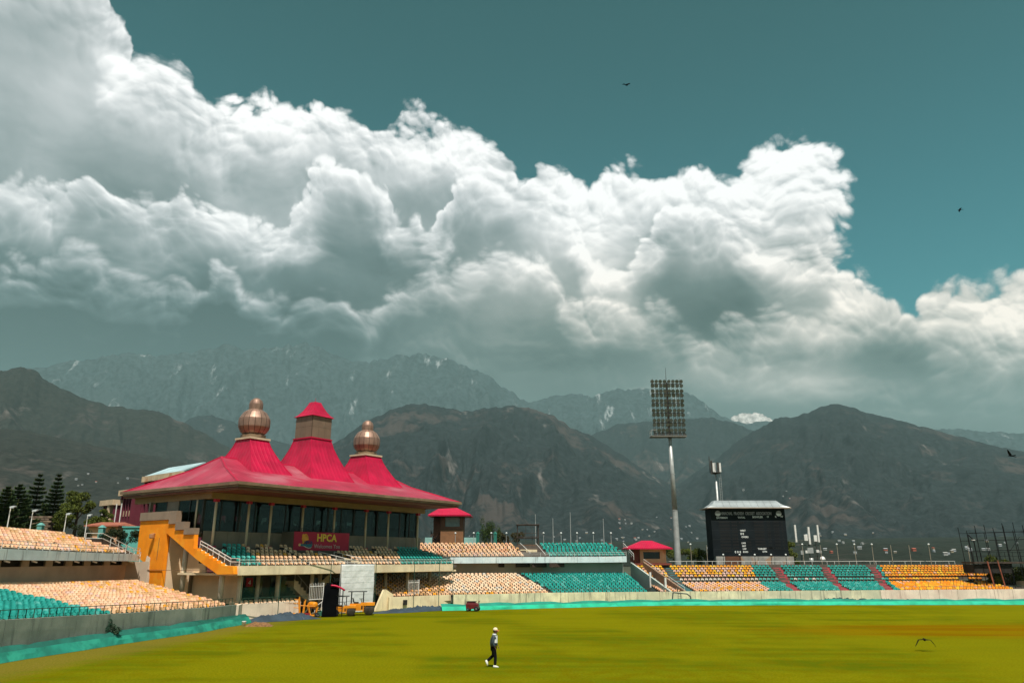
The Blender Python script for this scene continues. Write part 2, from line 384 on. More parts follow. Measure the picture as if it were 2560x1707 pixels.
mountain('snowy_range',[(-500,900),(0,930),(120,915),(200,900),(330,878),(430,888),(560,862),(640,874),(760,858),(830,882),(905,908),(1000,890),(1050,880),(1130,898),(1210,932),(1260,968),(1310,1000),(1330,1004),(1385,987),(1440,984),(1480,990),(1540,972),(1600,968),(1700,978),(1745,992),(1800,1040),(1860,1058),(1960,1050),(2100,1060),(2560,1080),(3000,1100)],10500,7600,MF,3,1.1,.24,.03,520,80)
mountain('snow_peak',[(1740,1120),(1790,1080),(1835,1042),(1870,1030),(1905,1034),(1940,1050),(1990,1085),(2040,1120)],12600,11000,mountain_material('snow_field',(.38,.37,.36),(.55,.53,.5),(.6,.58,.55),.9,(0,3000),.6),63,1.1,.2,.03,120,40)
mountain('middle_ridge',[(380,1150),(440,1070),(480,1042),(520,1033),(565,1046),(640,1085),(760,1120),(900,1160),(1200,1180),(1400,1130),(1480,1085),(1540,1062),(1590,1052),(1640,1056),(1700,1046),(1780,1042),(1840,1058),(1890,1078),(2000,1120),(2300,1200)],7600,5600,MN,9,1.1,.2,.02,360,60)
mountain('left_mountain',[(-600,870),(-200,905),(0,922),(40,915),(80,925),(130,955),(200,985),(260,1008),(350,1018),(400,1030),(470,1060),(560,1108),(640,1145),(760,1185),(900,1260),(1000,1330)],5200,3300,ML,21,1.15,.24,.03,340,60)
mountain('right_mountain',[(1450,1340),(1600,1280),(1700,1205),(1780,1150),(1840,1105),(1890,1076),(1940,1046),(2000,1036),(2060,1016),(2095,1009),(2140,1022),(2200,1040),(2300,1060),(2400,1090),(2480,1110),(2560,1128),(2700,1160),(3000,1230),(3300,1280)],5600,2300,MN,33,1.25,.28,.03,420,84)
mountain('central_mountain',[(480,1330),(620,1235),(700,1180),(800,1125),(870,1082),(930,1046),(990,1021),(1035,1008),(1100,1014),(1160,1026),(1230,1016),(1300,1014),(1350,1026),(1400,1050),(1500,1100),(1560,1140),(1640,1190),(1720,1230),(1800,1262),(1900,1300),(2000,1330)],5000,2100,MN,45,1.25,.28,.03,480,84)
mountain('left_foothill',[(-600,1040),(-200,1060),(0,1068),(60,1072),(150,1092),(300,1122),(400,1140),(500,1160),(560,1185),(700,1245),(900,1330)],3200,1300,ML,57,1.2,.2,.03,320,56)
mountain('valley_rise',[(-600,1350),(0,1345),(600,1345),(1000,1340),(1300,1345),(1600,1350),(1900,1345),(2200,1340),(2560,1335),(3200,1330)],2300,600,mountain_material('valley_trees',(.018,.023,.017),(.040,.036,.030),(.08,.073,.066),0,(0,1),2.6),71,1.1,.25,.04,420,50,.4)
# ------------------------------------------------------------ air
hz=MB();hz.box(-16000,16000,-16000,16000,-3.2,3420)
hm=bpy.data.materials.new('air');hm.use_nodes=True;hn=hm.node_tree;hn.nodes.remove(hn.nodes['Principled BSDF'])
pv=hn.nodes.new('ShaderNodeVolumePrincipled');pv.inputs['Color'].default_value=(.50,.78,.80,1);pv.inputs['Density'].default_value=3.4e-5;pv.inputs['Anisotropy'].default_value=0.
hn.links.new(pv.outputs[0],hn.nodes['Material Output'].inputs['Volume'])
ho=hz.build('haze',hm);ho['kind']='stuff'
# ------------------------------------------------------------ common materials
CONC=mat('cream_concrete',(.82,.68,.45),.85,.12,.8,(.70,.55,.36),.5,(.5,.7),.01,18,streak=.25,sc3=(.25,.19,.13))
WALLM=mat('stained_boundary_concrete',(.76,.72,.48),.9,.2,.9,(.58,.58,.40),.4,(.42,.66),.012,14,streak=.85,sc3=(.12,.11,.08))
WALLP=mat('pale_pink_concrete',(.85,.70,.54),.9,.12,.7,(.74,.56,.43),.3,(.5,.7),.012,14,streak=.45,sc3=(.33,.22,.17))
WALLG=mat('grey_green_concrete',(.27,.285,.24),.9,.2,.6,(.36,.36,.30),.3,(.45,.7),.012,14,streak=.7,sc3=(.08,.085,.075))  # grey-green base with darker streaks
SLAB=mat('pale_blue_concrete',(.62,.73,.75),.85,.12,.6,(.72,.80,.80),.4,(.45,.65),.01,14,streak=.8,sc3=(.18,.2,.2))
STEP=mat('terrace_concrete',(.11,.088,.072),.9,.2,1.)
BACKW=mat('brown_plaster',(.46,.36,.27),.85,.12,.5,(.38,.36,.28),.18,(.5,.7),.008,12)
BACKG=mat('grey_green_plaster',(.38,.42,.38),.85,.1,.5)
DARK=mat('dark_void',(.02,.017,.014),.9,.3)
WHITE=mat('white_rail_paint',(.74,.72,.68),.5,.08,3)
GREENR=mat('dark_green_rail_paint',(.035,.075,.05),.5,.2,3)
BROWNR=mat('brown_rail_paint',(.10,.06,.035),.55,.2,3)
STEEL=mat('galvanised_steel',(.42,.43,.42),.42,.15,1.2,metal=.25,spec=.6)
BLACKM=mat('black_metal',(.010,.010,.011),.6,.2,spec=.15)
REDROOF=dict(rough=.5,var=.16,vs=.5,c2=(.40,.12,.15),c2s=.16,c2t=(.48,.7),spec=.35,streak=.5,sc3=(.22,.035,.06))
REDM=mat('crimson_sheet',(.46,.004,.045),.45,.12,.5,spec=.3)
WINDOW=mat('dark_window_glass',(.02,.026,.026),.08,.2,spec=.6)
# ------------------------------------------------------------ seats
SEATC={'teal':(.015,.30,.255),'teal2':(.03,.36,.31),'teal3':(.10,.43,.38),'cream':(.78,.50,.30),'cream2':(.80,.56,.38),'peach':(.74,.42,.26),'pink':(.70,.48,.40),'tan':(.60,.36,.17),'orange':(.80,.30,.015),'orange2':(.80,.38,.03),'yellow':(.85,.52,.04),'white':(.62,.58,.52),'ivory':(.84,.66,.48)}
SEATM={k:mat('seat_plastic_'+k,v,.38,.10,3.,spec=.45) for k,v in SEATC.items()}
SKEYS=list(SEATC)
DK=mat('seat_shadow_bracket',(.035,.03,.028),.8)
def seat_geo():
    b=MB()
    # bucket: curved back with a rounded top, dished pan, bracket
    W=.195
    prof=[];n=7
    for i in range(n+1):
        a=math.pi*i/n;prof.append((-W*math.cos(a),.27+.15*math.sin(a)**.8))
    outline=[(-W*.80,.15)]+prof+[(W*.80,.15)]
    def bend(x,z,dy): return (x,.13+dy+(-.10)*(abs(x)/W)**2+.22*(z-.15),z)
    k=len(b.v);N=len(outline)
    b.v+=[bend(x,z,0.) for x,z in outline]+[bend(x,z,.04) for x,z in outline]+[bend(0,.27,.03)]+[bend(0,.27,.065)]
    for i in range(N-1):
        b.f.append((k+i,k+i+1,k+2*N));b.f.append((k+N+i+1,k+N+i,k+2*N+1));b.f.append((k+i+1,k+i,k+N+i,k+N+i+1));b.m+=[0,0,0]
    b.loft([[(-W*.85,-.20,.13),(W*.85,-.20,.13),(W*.85,.15,.11),(-W*.85,.15,.11)],[(-W*.95,-.22,.175),(W*.95,-.22,.175),(W*.9,.13,.155),(-W*.9,.13,.155)]])
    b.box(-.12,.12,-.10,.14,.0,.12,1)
    return b
SG=seat_geo()
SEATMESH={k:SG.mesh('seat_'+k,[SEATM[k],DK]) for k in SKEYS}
SGV=np.array(SG.v,np.float64)
def emit_seats(parent,seats,world=True,cap=300,name='seat'):
    """seats: (x,y,z,rot,colour) in the parent's frame"""
    px,py=(parent.location.x,parent.location.y);ca,sa=math.cos(parent.rotation_euler.z),math.sin(parent.rotation_euler.z)
    def camd(s):
        if world: return math.hypot(s[0],s[1])
        return math.hypot(px+s[0]*ca-s[1]*sa,py+s[0]*sa+s[1]*ca)
    seats=sorted(seats,key=camd)
    inview=[s for s in seats if s[5]];rest=[s for s in seats if not s[5]]
    ind=inview[:cap];oth=inview[cap:]+rest
    off=(px,py,0) if world else (0,0,0)
    for s in ind:
        o=link('seat',SEATMESH[s[4]],parent,(s[0]-off[0],s[1]-off[1],s[2]),s[3])
    if oth:
        T=np.array([[s[0]-off[0],s[1]-off[1],s[2]] for s in oth]);a=np.array([s[3] for s in oth]);c,sn=np.cos(a)[:,None],np.sin(a)[:,None]
        V=np.stack([SGV[None,:,0]*c-SGV[None,:,1]*sn,SGV[None,:,0]*sn+SGV[None,:,1]*c,np.repeat(SGV[None,:,2],len(oth),0)],2)+T[:,None,:]
        me=bpy.data.meshes.new('seat_rows');nvt=len(SGV)
        F=[];mi=[];ki=[SKEYS.index(s[4]) for s in oth]
        for i in range(len(oth)):
            b=i*nvt
            for f,m in zip(SG.f,SG.m): F.append(tuple(b+q for q in f));mi.append(ki[i] if m==0 else len(SKEYS))
        me.from_pydata(V.reshape(-1,3).tolist(),[],F)
        for k in SKEYS: me.materials.append(SEATM[k])
        me.materials.append(DK);me.polygons.foreach_set('material_index',mi);me.update()
        o=link('seat_rows',me,parent);o['kind']='stuff'
def inframe(x,y,z):
    dz=y*.95954+(z-5)*.28163
    if dz<1: return False
    u=1280+1849*x/dz;return -10<u<2570
class Path:
    """front and back lines of a stand, station by station"""
    def __init__(s,F,B):
        s.F=[Vector(p) for p in F];s.B=[Vector(p) for p in B];s.n=len(F)
    def p(s,t,w):
        t=min(max(t,0),s.n-1-1e-6);i=int(t);f=t-i
        a=s.F[i].lerp(s.F[i+1],f);b=s.B[i].lerp(s.B[i+1],f);return a.lerp(b,w)
    def offs(s,t,d):   # d metres behind the front line
        t=min(max(t,0),s.n-1-1e-6);i=int(t);f=t-i
        a=s.F[i].lerp(s.F[i+1],f);b=s.B[i].lerp(s.B[i+1],f);return a+(b-a).normalized()*d
    def rot(s,t):
        a=s.p(t,0);b=s.p(t,1);f=(a-b);return math.atan2(f.x,-f.y)
def row_seats(path,wf,zf,colour,pitch=.485,skip=None,t0=0.,t1=None,metric=False,jit=.03):
    out=[];t=t0;t1=path.n-1 if t1 is None else t1
    get=(lambda t:path.offs(t,wf)) if metric else (lambda t:path.p(t,wf))
    last=None;acc=0.;t=t0
    while t<t1:
        p=get(t)
        if last is None or (p-last).length>=pitch:
            last=p
            if not(skip and skip(p,t)):
                c=colour(p,t)
                if c: out.append((p.x,p.y,zf(t)+rnd.uniform(-.008,.008),path.rot(t)+rnd.uniform(-jit,jit),c,inframe(p.x,p.y,zf(t))))
        t+=.004
    return out
def strip(mb,path,w0,z0,w1,z1,n=40,t0=0.,t1=None,metric=False,m=0):
    t1=path.n-1 if t1 is None else t1
    g=(path.offs if metric else path.p)
    def fn(a,b):
        t=t0+(t1-t0)*a;p=g(t,w0+(w1-w0)*b);z=(z0(t) if callable(z0) else z0)*(1-b)+(z1(t) if callable(z1) else z1)*b;return (p.x,p.y,z)
    mb.grid(fn,n,1,m)
def rail(pts,h,r=.025,pitch=1.2,rails=(1.,.55),kick=0):
    """posts and rails along a 3D polyline"""
    b=MB()
    for a,c in zip(pts,pts[1:]):
        a=Vector(a);c=Vector(c);n=max(1,round((c-a).length/pitch))
        for i in range(n+1):
            p=a.lerp(c,i/n);b.tube(p,p+Vector((0,0,h)),r,n=4)
        for q in rails: b.tube(a+Vector((0,0,h*q)),c+Vector((0,0,h*q)),r*1.15,n=4)
    return b
pick=lambda d:rnd.choices(list(d),weights=list(d.values()))[0]
# ------------------------------------------------------------ left stand
LF=[(-29.0,30.5),(-26.5,41.3),(-25.4,46),(-24.0,52),(-22.6,57.3),(-22.2,63.2)]
LB=[(-37.0,34),(-35.3,44.5),(-35.2,50),(-35.6,58),(-36.0,65),(-36.2,73)]
LZ=[2.05,1.94,1.82,1.65,1.55,1.45]
LP=Path([(*a,0) for a in LF],[(*a,0) for a in LB])
lz=lambda t:np.interp(t,range(6),LZ)
left=thing('seating_stand','two tier curved stand of cream and teal seats left of the orange staircase wall','grandstand',(-30,50,0))
L0=Vector((-30,50,0))
def shift(mb,off): mb.v=[(x-off[0],y-off[1],z-off[2]) for x,y,z in mb.v];return mb
b=MB();NR=15
wl=lambda i:.085+.80*i/(NR-1)
zl=lambda i:(lambda t:lz(t)-.26+i*(.112))
for i in range(NR):
    w0=wl(i)-.03;w1=wl(i)+.0275
    strip(b,LP,w0,zl(i),w1+.0,zl(i),24);
    strip(b,LP,w0,(lambda t,i=i:zl(i)(t)-.15),w0,zl(i),24)
strip(b,LP,.0,(lambda t:lz(t)-.40),.056,(lambda t:lz(t)-.40),24);strip(b,LP,.9,zl(14),1.02,(lambda t:zl(14)(t)+.1),24)
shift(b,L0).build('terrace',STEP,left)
seats=[]
PO=Vector((-23,66.5,0));PA=Vector((math.cos(R(55)),math.sin(R(55)),0));PB=Vector((-PA.y,PA.x,0))
def in_pav(p):
    q=p-PO;s=q.dot(PA);d=q.dot(PB);return s>-1.5 and d>9 or s>1.5
for i in range(NR):
    def colr(p,t,i=i):
        if p.y<49.9+.02*i+rnd.uniform(-.2,.2): return pick({'teal':6,'teal2':4,'teal3':1})
        if p.y>60.5: return pick({'orange2':1.2,'tan':3,'peach':3,'cream':3})
        if i<2: return pick({'orange2':.8,'tan':4,'cream':4})
        return pick({'cream':5,'cream2':6,'peach':2.5,'pink':1.2})
    seats+=row_seats(LP,wl(i),zl(i),colr,.47,skip=lambda p,t:in_pav(p))
# upper deck
US0=2.2   # deck edge ahead of the back wall
slab=MB()
zb=lambda t:np.interp(t,[0,1,2,3,5],[5.0,4.96,4.94,4.88,4.79]);zt=lambda t:np.interp(t,[0,1,2,3,5],[5.78,5.72,5.68,5.56,5.41])
def LW(t,d): # metric from back wall, negative = towards the field
    a=LP.p(t,0);c=LP.p(t,1);return c+(c-a).normalized()*d
class LUp(Path): pass
UP=LUp([tuple(LW(i,-1.7)) for i in range(6)],[tuple(LW(i,6.)) for i in range(6)])
ue=4.99
strip(slab,UP,0.,zb,0.,zt,30,0,ue,True);strip(slab,UP,0.,zt,1.0,zt,30,0,ue,True);strip(slab,UP,2.,zb,0.,zb,30,0,ue,True)
pe=[UP.offs(ue,0),UP.offs(ue,2)];slab.face([(pe[0].x,pe[0].y,zb(ue)),(pe[1].x,pe[1].y,zb(ue)),(pe[1].x,pe[1].y,zt(ue)),(pe[0].x,pe[0].y,zt(ue))])
shift(slab,L0).build('deck_slab',SLAB,left)
b=MB();strip(b,LP,1.0,2.2,1.0,4.45,30,0,4.97);shift(b,L0).build('back_wall',BACKW,left)
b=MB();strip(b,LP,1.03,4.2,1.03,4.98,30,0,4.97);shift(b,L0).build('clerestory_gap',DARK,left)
for q in np.arange(.25,4.9,.42):   # piers between the ventilation openings
    p=LP.p(q,.995);c=MB();c.box(-.28,.28,-.12,.12,4.45,4.93);c.build('pier',BACKW,left,loc=(p.x-L0.x,p.y-L0.y,0)).rotation_euler=(0,0,LP.rot(q))
    d=LW(q,-1.2);l=MB();l.box(-.3,.3,-.05,.05,0,.09);l.build('strip_light',WHITE,left,loc=(d.x-L0.x,d.y-L0.y,zb(q)-.14)).rotation_euler=(0,.15,LP.rot(q)+.5)
b=MB();NU=8
for i in range(NU):
    d=.75+.72*i;zz=lambda t,i=i:zt(t)-.04+.205*i
    strip(b,UP,d-.36,zz,d+.36,zz,24,0,ue,True);strip(b,UP,d-.36,(lambda t,i=i:zt(t)-.3+.205*i),d-.36,zz,24,0,ue,True)
    def colr(p,t,i=i):
        return pick({'cream':4,'cream2':3,'peach':4,'tan':1,'pink':1}) if t<3.6 else pick({'cream':2.5,'peach':3,'tan':2.5,'orange2':.5,'pink':.6})
    seats+=row_seats(UP,d,zz,colr,.5,t0=0,t1=4.75-.10*i,metric=True,skip=lambda p,t:rnd.random()<.012)
strip(b,UP,6.2,(lambda t:zt(t)+.3),6.2,(lambda t:zt(t)+1.15),24,0,4.0,True)
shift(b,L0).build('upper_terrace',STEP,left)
emit_seats(left,seats)
rp=[UP.offs(t,.08) for t in np.linspace(0,ue,14)]
rl=rail([(p.x,p.y,zt(t)) for p,t in zip(rp,np.linspace(0,ue,14))],.55,.02,1.0);shift(rl,L0).build('deck_railing',WHITE,left)
q0=at(258,1333,66);q1=at(352,1380,72)
rl=rail([(q0.x-.9,q0.y-1.,q0.z-.9),(q0.x,q0.y,q0.z-.9),(q1.x,q1.y,q1.z-.9)],.9,.028,1.3);shift(rl,L0).build('stair_railing',WHITE,left)
fr=[LP.p(t,.035) for t in np.linspace(0,5,24)]
rl=rail([(p.x,p.y,lz(t)-.05) for p,t in zip(fr,np.linspace(0,5,24))],.52,.026,.55,(1.,));shift(rl,L0).build('front_railing',GREENR,left)
ea=LP.p(4.93,1.0);eb=PO+PA*(-1.02)+PB*13.3;k=MB();k.ext([Vector((ea.x,ea.y,1.2)),Vector((eb.x,eb.y,1.2)),Vector((eb.x,eb.y,4.75)),Vector((ea.x,ea.y,4.75))],(-.25,.1,0));shift(k,L0).build('end_wall',BACKW,left)
# ------------------------------------------------------------ boundary walls
def wall(name,label,pts,zt_,pitch,m,th=.28,gap=.04,z0=-.3):
    root=thing(name,label,'wall',(pts[0][0],pts[0][1],0));o0=Vector((pts[0][0],pts[0][1],0))
    P=[Vector((x,y,0)) for x,y in pts];L=[0]
    for a,c in zip(P,P[1:]): L.append(L[-1]+(c-a).length)
    def pos(s):
        s=min(max(s,0),L[-1]);i=max(k for k in range(len(L)-1) if L[k]<=s+1e-9);return P[i].lerp(P[i+1],(s-L[i])/(L[i+1]-L[i]))
    cuts=[]
    for k0,k1 in zip(L,L[1:]):
        m_=max(1,round((k1-k0)/pitch));cuts+=[(k0+(k1-k0)*q/m_,k0+(k1-k0)*(q+1)/m_) for q in range(m_)]
    for i,(q0,q1) in enumerate(cuts):
        s0,s1=q0+gap/2,q1-gap/2;n=len(cuts)
        a,c=pos(s0),pos(s1);nn=Vector((-(c-a).y,(c-a).x,0)).normalized()*th
        za,zc=np.interp(s0,L,zt_),np.interp(s1,L,zt_);dz=rnd.uniform(-.015,.015)
        k=MB();mm=m(q0/L[-1]) if callable(m) else m
        k.loft([[a+Vector((0,0,z0)),c+Vector((0,0,z0)),c+nn+Vector((0,0,z0)),a+nn+Vector((0,0,z0))],[a+Vector((0,0,za+dz)),c+Vector((0,0,zc+dz)),c+nn+Vector((0,0,zc+dz)),a+nn+Vector((0,0,za+dz))]])
        shift(k,o0).build('wall_panel',mm,root)
    k=MB()   # recessed backing seen in the joints
    for a,c,za,zc in zip(P,P[1:],zt_,zt_[1:]):
        nn=Vector((-(c-a).y,(c-a).x,0)).normalized();a2,c2=a+nn*.1,c+nn*.1;k.face([a2+Vector((0,0,z0)),c2+Vector((0,0,z0)),c2+Vector((0,0,zc-.04)),a2+Vector((0,0,za-.04))])
    shift(k,o0).build('joint_backing',DARK,root)
    return root
wall('boundary_wall','grey green netted concrete wall below the left stand',[tuple(p) for p in LF],[z for z in LZ],4.2,WALLG)
wall('boundary_wall','pale pinkish wall between the left stand and the dark stairwell',[(-22.4,64.3),(-22.9,66.6),(-19.4,72.0)],[1.35,1.32,1.28],2.6,WALLP)
wall('boundary_wall','short cream wall with a square hatch right of the white sight screen',[(-12.4,79.0),(-6.6,84.3)],[1.28,1.26],4.,mat('pale_cream_wall',(.86,.72,.46),.9,.12,.7,(.74,.58,.36),.3,(.5,.7),.01,14,streak=.5,sc3=(.38,.24,.14)))  # even cream base with brown streaks
MW=[(-6.3,84.0),(-3.6,85.0),(5.5,88.8),(13.7,90.8),(17.3,91.4),(34.8,94.2),(50.5,96.6),(63.6,99.1),(82,103)]
def wm(f): return WALLP if .56<f<.80 else WALLM
wall('boundary_wall','long stained concrete wall below the middle and right stands',MW,[1.3]*9,2.45,wm)
# ------------------------------------------------------------ green ground skirting
def skirt(label,pts,h,seed,depth=.9,dull=False):
    P=[Vector((x,y,0)) for x,y in pts];L=[0]
    for a,c in zip(P,P[1:]): L.append(L[-1]+(c-a).length)
    def pos(s):
        i=max(k for k in range(len(L)-1) if L[k]<=s+1e-9);return P[i].lerp(P[i+1],(s-L[i])/(L[i+1]-L[i])),(P[i+1]-P[i]).normalized()
    def fn(a,b):
        s=min(a*L[-1],L[-1]-1e-4);p,d=pos(s);nn=Vector((-d.y,d.x,0))
        wob=float(fbm(np.array([s*.35]),np.array([seed*1.]),4,seed)[0]-.5);w2=float(fbm(np.array([s*1.5]),np.array([seed+b*2.]),3,seed+3)[0]-.5)
        sag=abs(math.sin(s*.55+seed))**.6
        z=[.012,h*.34,h*.62,h*(.84+.18*sag+.3*wob)][b] ;off=[0.+.35*wob,.16+.12*w2,.34+.12*w2,depth*.62+.12*w2][b]
        q=p+nn*off;return (q.x,q.y,max(z+.03*w2*(b>0),.012))
    n=int(L[-1]/.3);k=MB()
    vv=[[fn(i/n,b) for i in range(n+1)] for b in range(4)]
    base=0
    for r in vv: k.v+=r
    for j in range(3):
        for i in range(n):
            a=j*(n+1)+i;k.f.append((a,a+1,a+n+2,a+n+1));k.m.append(0 if j<2 else 1)
    o=shift(k,P[0]).build('boundary_skirting',[mat('dull_teal_sheet',(.008,.185,.13),.8,.25,.8,(.015,.25,.17),.6,(.5,.6)),mat('dark_teal_net',(.008,.115,.085),.85,.25,.7)] if dull else [mat('bright_teal_sheet',(.003,.38,.215),.7,.2,.8,(.010,.44,.27),.6,(.5,.6)),mat('faded_teal_sheet',(.010,.21,.15),.7,.2,.7)],None,False,loc=tuple(P[0]))
    so=o.modifiers.new('thickness','SOLIDIFY');so.thickness=.012
    return tag(o,label,'skirting','teal sheeting along the boundary')
skirt('teal sheet skirting along the foot of the left wall',[(-28.3,29),(-25.5,39.8),(-24.9,43.2),(-23.9,48),(-22,55.8),(-21.2,64.3)],.75,2,1.,True)
skirt('bright teal sheet skirting along the far boundary right of the red mower',[(-7.0,78.6),(-3.3,79.6),(5.1,83.2),(14.2,86.7),(18.3,87.4),(36.9,88.2),(58.1,88.9),(76,88.5)],.62,5,1.4)
# ------------------------------------------------------------ middle stand
mid=thing('seating_stand','two tier stand of cream and teal seats right of the red roofed pavilion','grandstand',(5,92,0));M0=Vector((5,92,0))
MF_=[(-13.2,80.5),(-6.3,84.2),(-3.4,85.2),(5.5,89.0),(13.7,91.0),(16.4,91.5)]
MB_=[(-19.5,92.5),(-11.5,95.5),(-8.2,96.2),(3.0,99.6),(12.6,101.4),(14.6,101.6)]
MP=Path([(*a,0) for a in MF_],[(*a,0) for a in MB_])
b=MB();NR=13;seats=[]
wm_=lambda i:.075+.82*i/(NR-1);zm=lambda i:(lambda t:1.06+i*.155)
for i in range(NR):
    strip(b,MP,wm_(i)-.034,zm(i),wm_(i)+.034,zm(i),20);strip(b,MP,wm_(i)-.034,(lambda t,i=i:zm(i)(t)-.18),wm_(i)-.034,zm(i),20)
    bx0,bx1=at(1375,1472,91).x,at(1300,1432,98.5).x
    def colr(p,t,i=i):
        if p.x>bx0+(bx1-bx0)*i/12.: return pick({'teal':5,'teal2':5,'teal3':1.6})
        if p.x<-7.5 and i<9 : return pick({'orange2':.6,'cream':3,'tan':2})
        if i<1: return pick({'orange2':.8,'tan':3,'cream':4})
        return pick({'ivory':7,'cream2':4,'cream':1.5,'white':.5})
    seats+=row_seats(MP,wm_(i),zm(i),colr,.50,t0=.0,skip=lambda p,t,i=i:abs(p.x-(bx0+(bx1-bx0)*i/12.))<.22)
strip(b,MP,-.0,.7,.05,.7,20);shift(b,M0).build('terrace',STEP,mid)
def MWp(t,d):
    a=MP.p(t,0);c=MP.p(t,1);return c+(c-a).normalized()*d
MU=Path([tuple(MWp(i,-1.6)) for i in range(6)],[tuple(MWp(i,6.)) for i in range(6)])
b=MB();strip(b,MP,1.,2.3,1.,4.5,20,0,3.1);shift(b,M0).build('back_wall',BACKW,mid)
b=MB();strip(b,MP,1.,2.3,1.,4.5,20,3.1,5);shift(b,M0).build('back_wall',BACKG,mid)
mzb=lambda t:np.interp(t,[0,2,5],[4.42,4.46,4.60]);mzt=lambda t:np.interp(t,[0,2,5],[5.12,5.18,5.34])
slab=MB();strip(slab,MU,0,mzb,0,mzt,20,0,5,True);strip(slab,MU,0,mzt,1.,mzt,20,0,5,True);strip(slab,MU,2.2,mzb,0,mzb,20,0,5,True)
pe=[MU.offs(5,0),MU.offs(5,7)];slab.face([(pe[0].x,pe[0].y,mzb(5)),(pe[1].x,pe[1].y,mzb(5)),(pe[1].x,pe[1].y,mzt(5)),(pe[0].x,pe[0].y,mzt(5))])
shift(slab,M0).build('deck_slab',SLAB,mid)
for u0,u1 in ((1246,1282),(1289,1324),(1330,1366),(1373,1410)):
    a=at(u0,1409,98.0);c=at(u1,1409,99.3);k=MB();w=Vector((0,0,.5))
    a.z=c.z=3.98;k.ext([a,c,c+w,a+w],(0.03,-.12,0));shift(k,M0).build('vent_opening',mat('brown_vent',(.055,.03,.02),.8),mid)
b=MB();u_gap=(at(1297,1375,101).x,at(1348,1375,101).x)
for i in range(8):
    d=.75+.72*i;zz=lambda t,i=i:mzt(t)-.02+.21*i
    strip(b,MU,d-.36,zz,d+.36,zz,20,0,5,True);strip(b,MU,d-.36,(lambda t,i=i:mzt(t)-.3+.21*i),d-.36,zz,20,0,5,True)
    g0,g1=u_gap[0]+.5-.16*i,u_gap[1]+1.2-.14*i
    def colr(p,t,i=i):
        return pick({'cream':4,'cream2':4,'peach':3,'tan':.8,'pink':.6}) if p.x<g0 else pick({'teal':5,'teal2':5,'teal3':1.3})
    e1=at(1575,1390,101).x-.30*i
    seats+=row_seats(MU,d,zz,colr,.52,t0=.4,metric=True,skip=lambda p,t,g0=g0,g1=g1,e1=e1:g0<p.x<g1 or p.x>e1 or rnd.random()<.006)
strip(b,MU,6.3,(lambda t:mzt(t)+.4),6.3,(lambda t:mzt(t)+1.45),20,.4,2.75,True);strip(b,MU,6.3,(lambda t:mzt(t)+.4),6.3,(lambda t:mzt(t)+1.3),20,2.75,4.6,True,1)
shift(b,M0).build('upper_terrace',[STEP,mat('teal_parapet',(.03,.34,.29),.7)],mid)
emit_seats(mid,seats)
tt=np.linspace(0.5,5,14);rl=rail([(*MU.offs(t,.08).xy,mzt(t)) for t in tt],.5,.02,1.3);shift(rl,M0).build('deck_railing',WHITE,mid)
tt=np.linspace(0,5,20);rl=rail([(*MP.p(t,.03).xy,1.26) for t in tt],.42,.022,.62,(1.,));shift(rl,M0).build('front_railing',BROWNR,mid)
for (u0,v0,u1,v1,y0,y1) in ((1300,1357,1325,1380,104.5,100),(1340,1358,1363,1385,104.5,100),(1558,1357,1584,1384,106,101),(1068,1373,1100,1397,99,95.5)):
    a=at(u0,v0,y0);c=at(u1,v1,y1);rl=rail([a-Vector((0,0,.75)),c-Vector((0,0,.75))],.75,.03,1.2);shift(rl,M0).build('stair_railing',WHITE,mid)
k=MB();a=at(1322,1388,101);k.box(a.x-1.1,a.x+1.1,a.y,a.y+1.,4.9,a.z+.75);shift(k,M0).build('stair_block',CONC,mid)
# ramp walls at the right end of the middle stand
for nm,pp,mm in (('ramp_wall',[(1583,1403,102),(1588,1432,102.),(1612,1450,98),(1640,1478,92.5),(1612,1478,92.5),(1583,1440,100)],BACKG),):
    pass
ra=[Vector((15.6,101.8,0)),Vector((18.6,91.8,0))]
k=MB();k.ext([ra[0]+Vector((0,0,.5)),ra[1]+Vector((0,0,.5)),ra[1]+Vector((0,0,1.35)),ra[0]+Vector((0,0,4.55))],(.25,.05,0));shift(k,M0).build('ramp_wall',BACKG,mid)
k=MB();k.ext([ra[0]+Vector((1.7,.2,.5)),ra[1]+Vector((1.7,.3,.5)),ra[1]+Vector((1.7,.3,1.4)),ra[0]+Vector((1.7,.2,4.6))],(.25,.05,0));shift(k,M0).build('ramp_wall',mat('brown_ramp_plaster',(.30,.19,.13),.85,.15,.6),mid)
rl=rail([ra[0]+Vector((1.8,.2,4.6)),ra[1]+Vector((1.8,.3,1.4))],.35,.025,1.6,(1.,));shift(rl,M0).build('ramp_railing',WHITE,mid)
k=MB();k.tube((18.4,93.2,1.2),(18.4,93.2,2.8),.13,n=8);k.tube((17.2,96.5,1.6),(17.2,96.5,3.4),.14,n=8);shift(k,M0).build('ramp_post',WHITE,mid)
# ------------------------------------------------------------ right stand
rt=thing('seating_stand','single tier stand of yellow, teal and orange seats below the scoreboard','grandstand',(38,100,0));R0=Vector((38,100,0))
RF=[(17.9,91.9),(34.8,94.5),(50.5,96.9),(63.6,99.4),(72.0,101.2)]
RB=[(16.6,103.2),(34.6,106.2),(51.0,108.6),(63.0,110.8),(71.5,112.4)]
RP=Path([(*a,0) for a in RF],[(*a,0) for a in RB])
rows=[(.06+.061*i,1.08+.105*i) for i in range(8)]+[(.575,2.2)]+[(.655+.064*i,2.62+.285*i) for i in range(5)]
def ux(u0,u1): # boundary line back->front in plan, as X at w
    xb=at(u0,1411,107.).x;xf=at(u1,1470,97.).x;return lambda w:xf+(xb-xf)*w
AIS=[(ux(1652,1707),.55),(ux(1931,1978),.62),(ux(2058,2103),.62),(ux(2188,2222),.62)]
CT0,CT1=ux(1866,1908),ux(2210,2246)
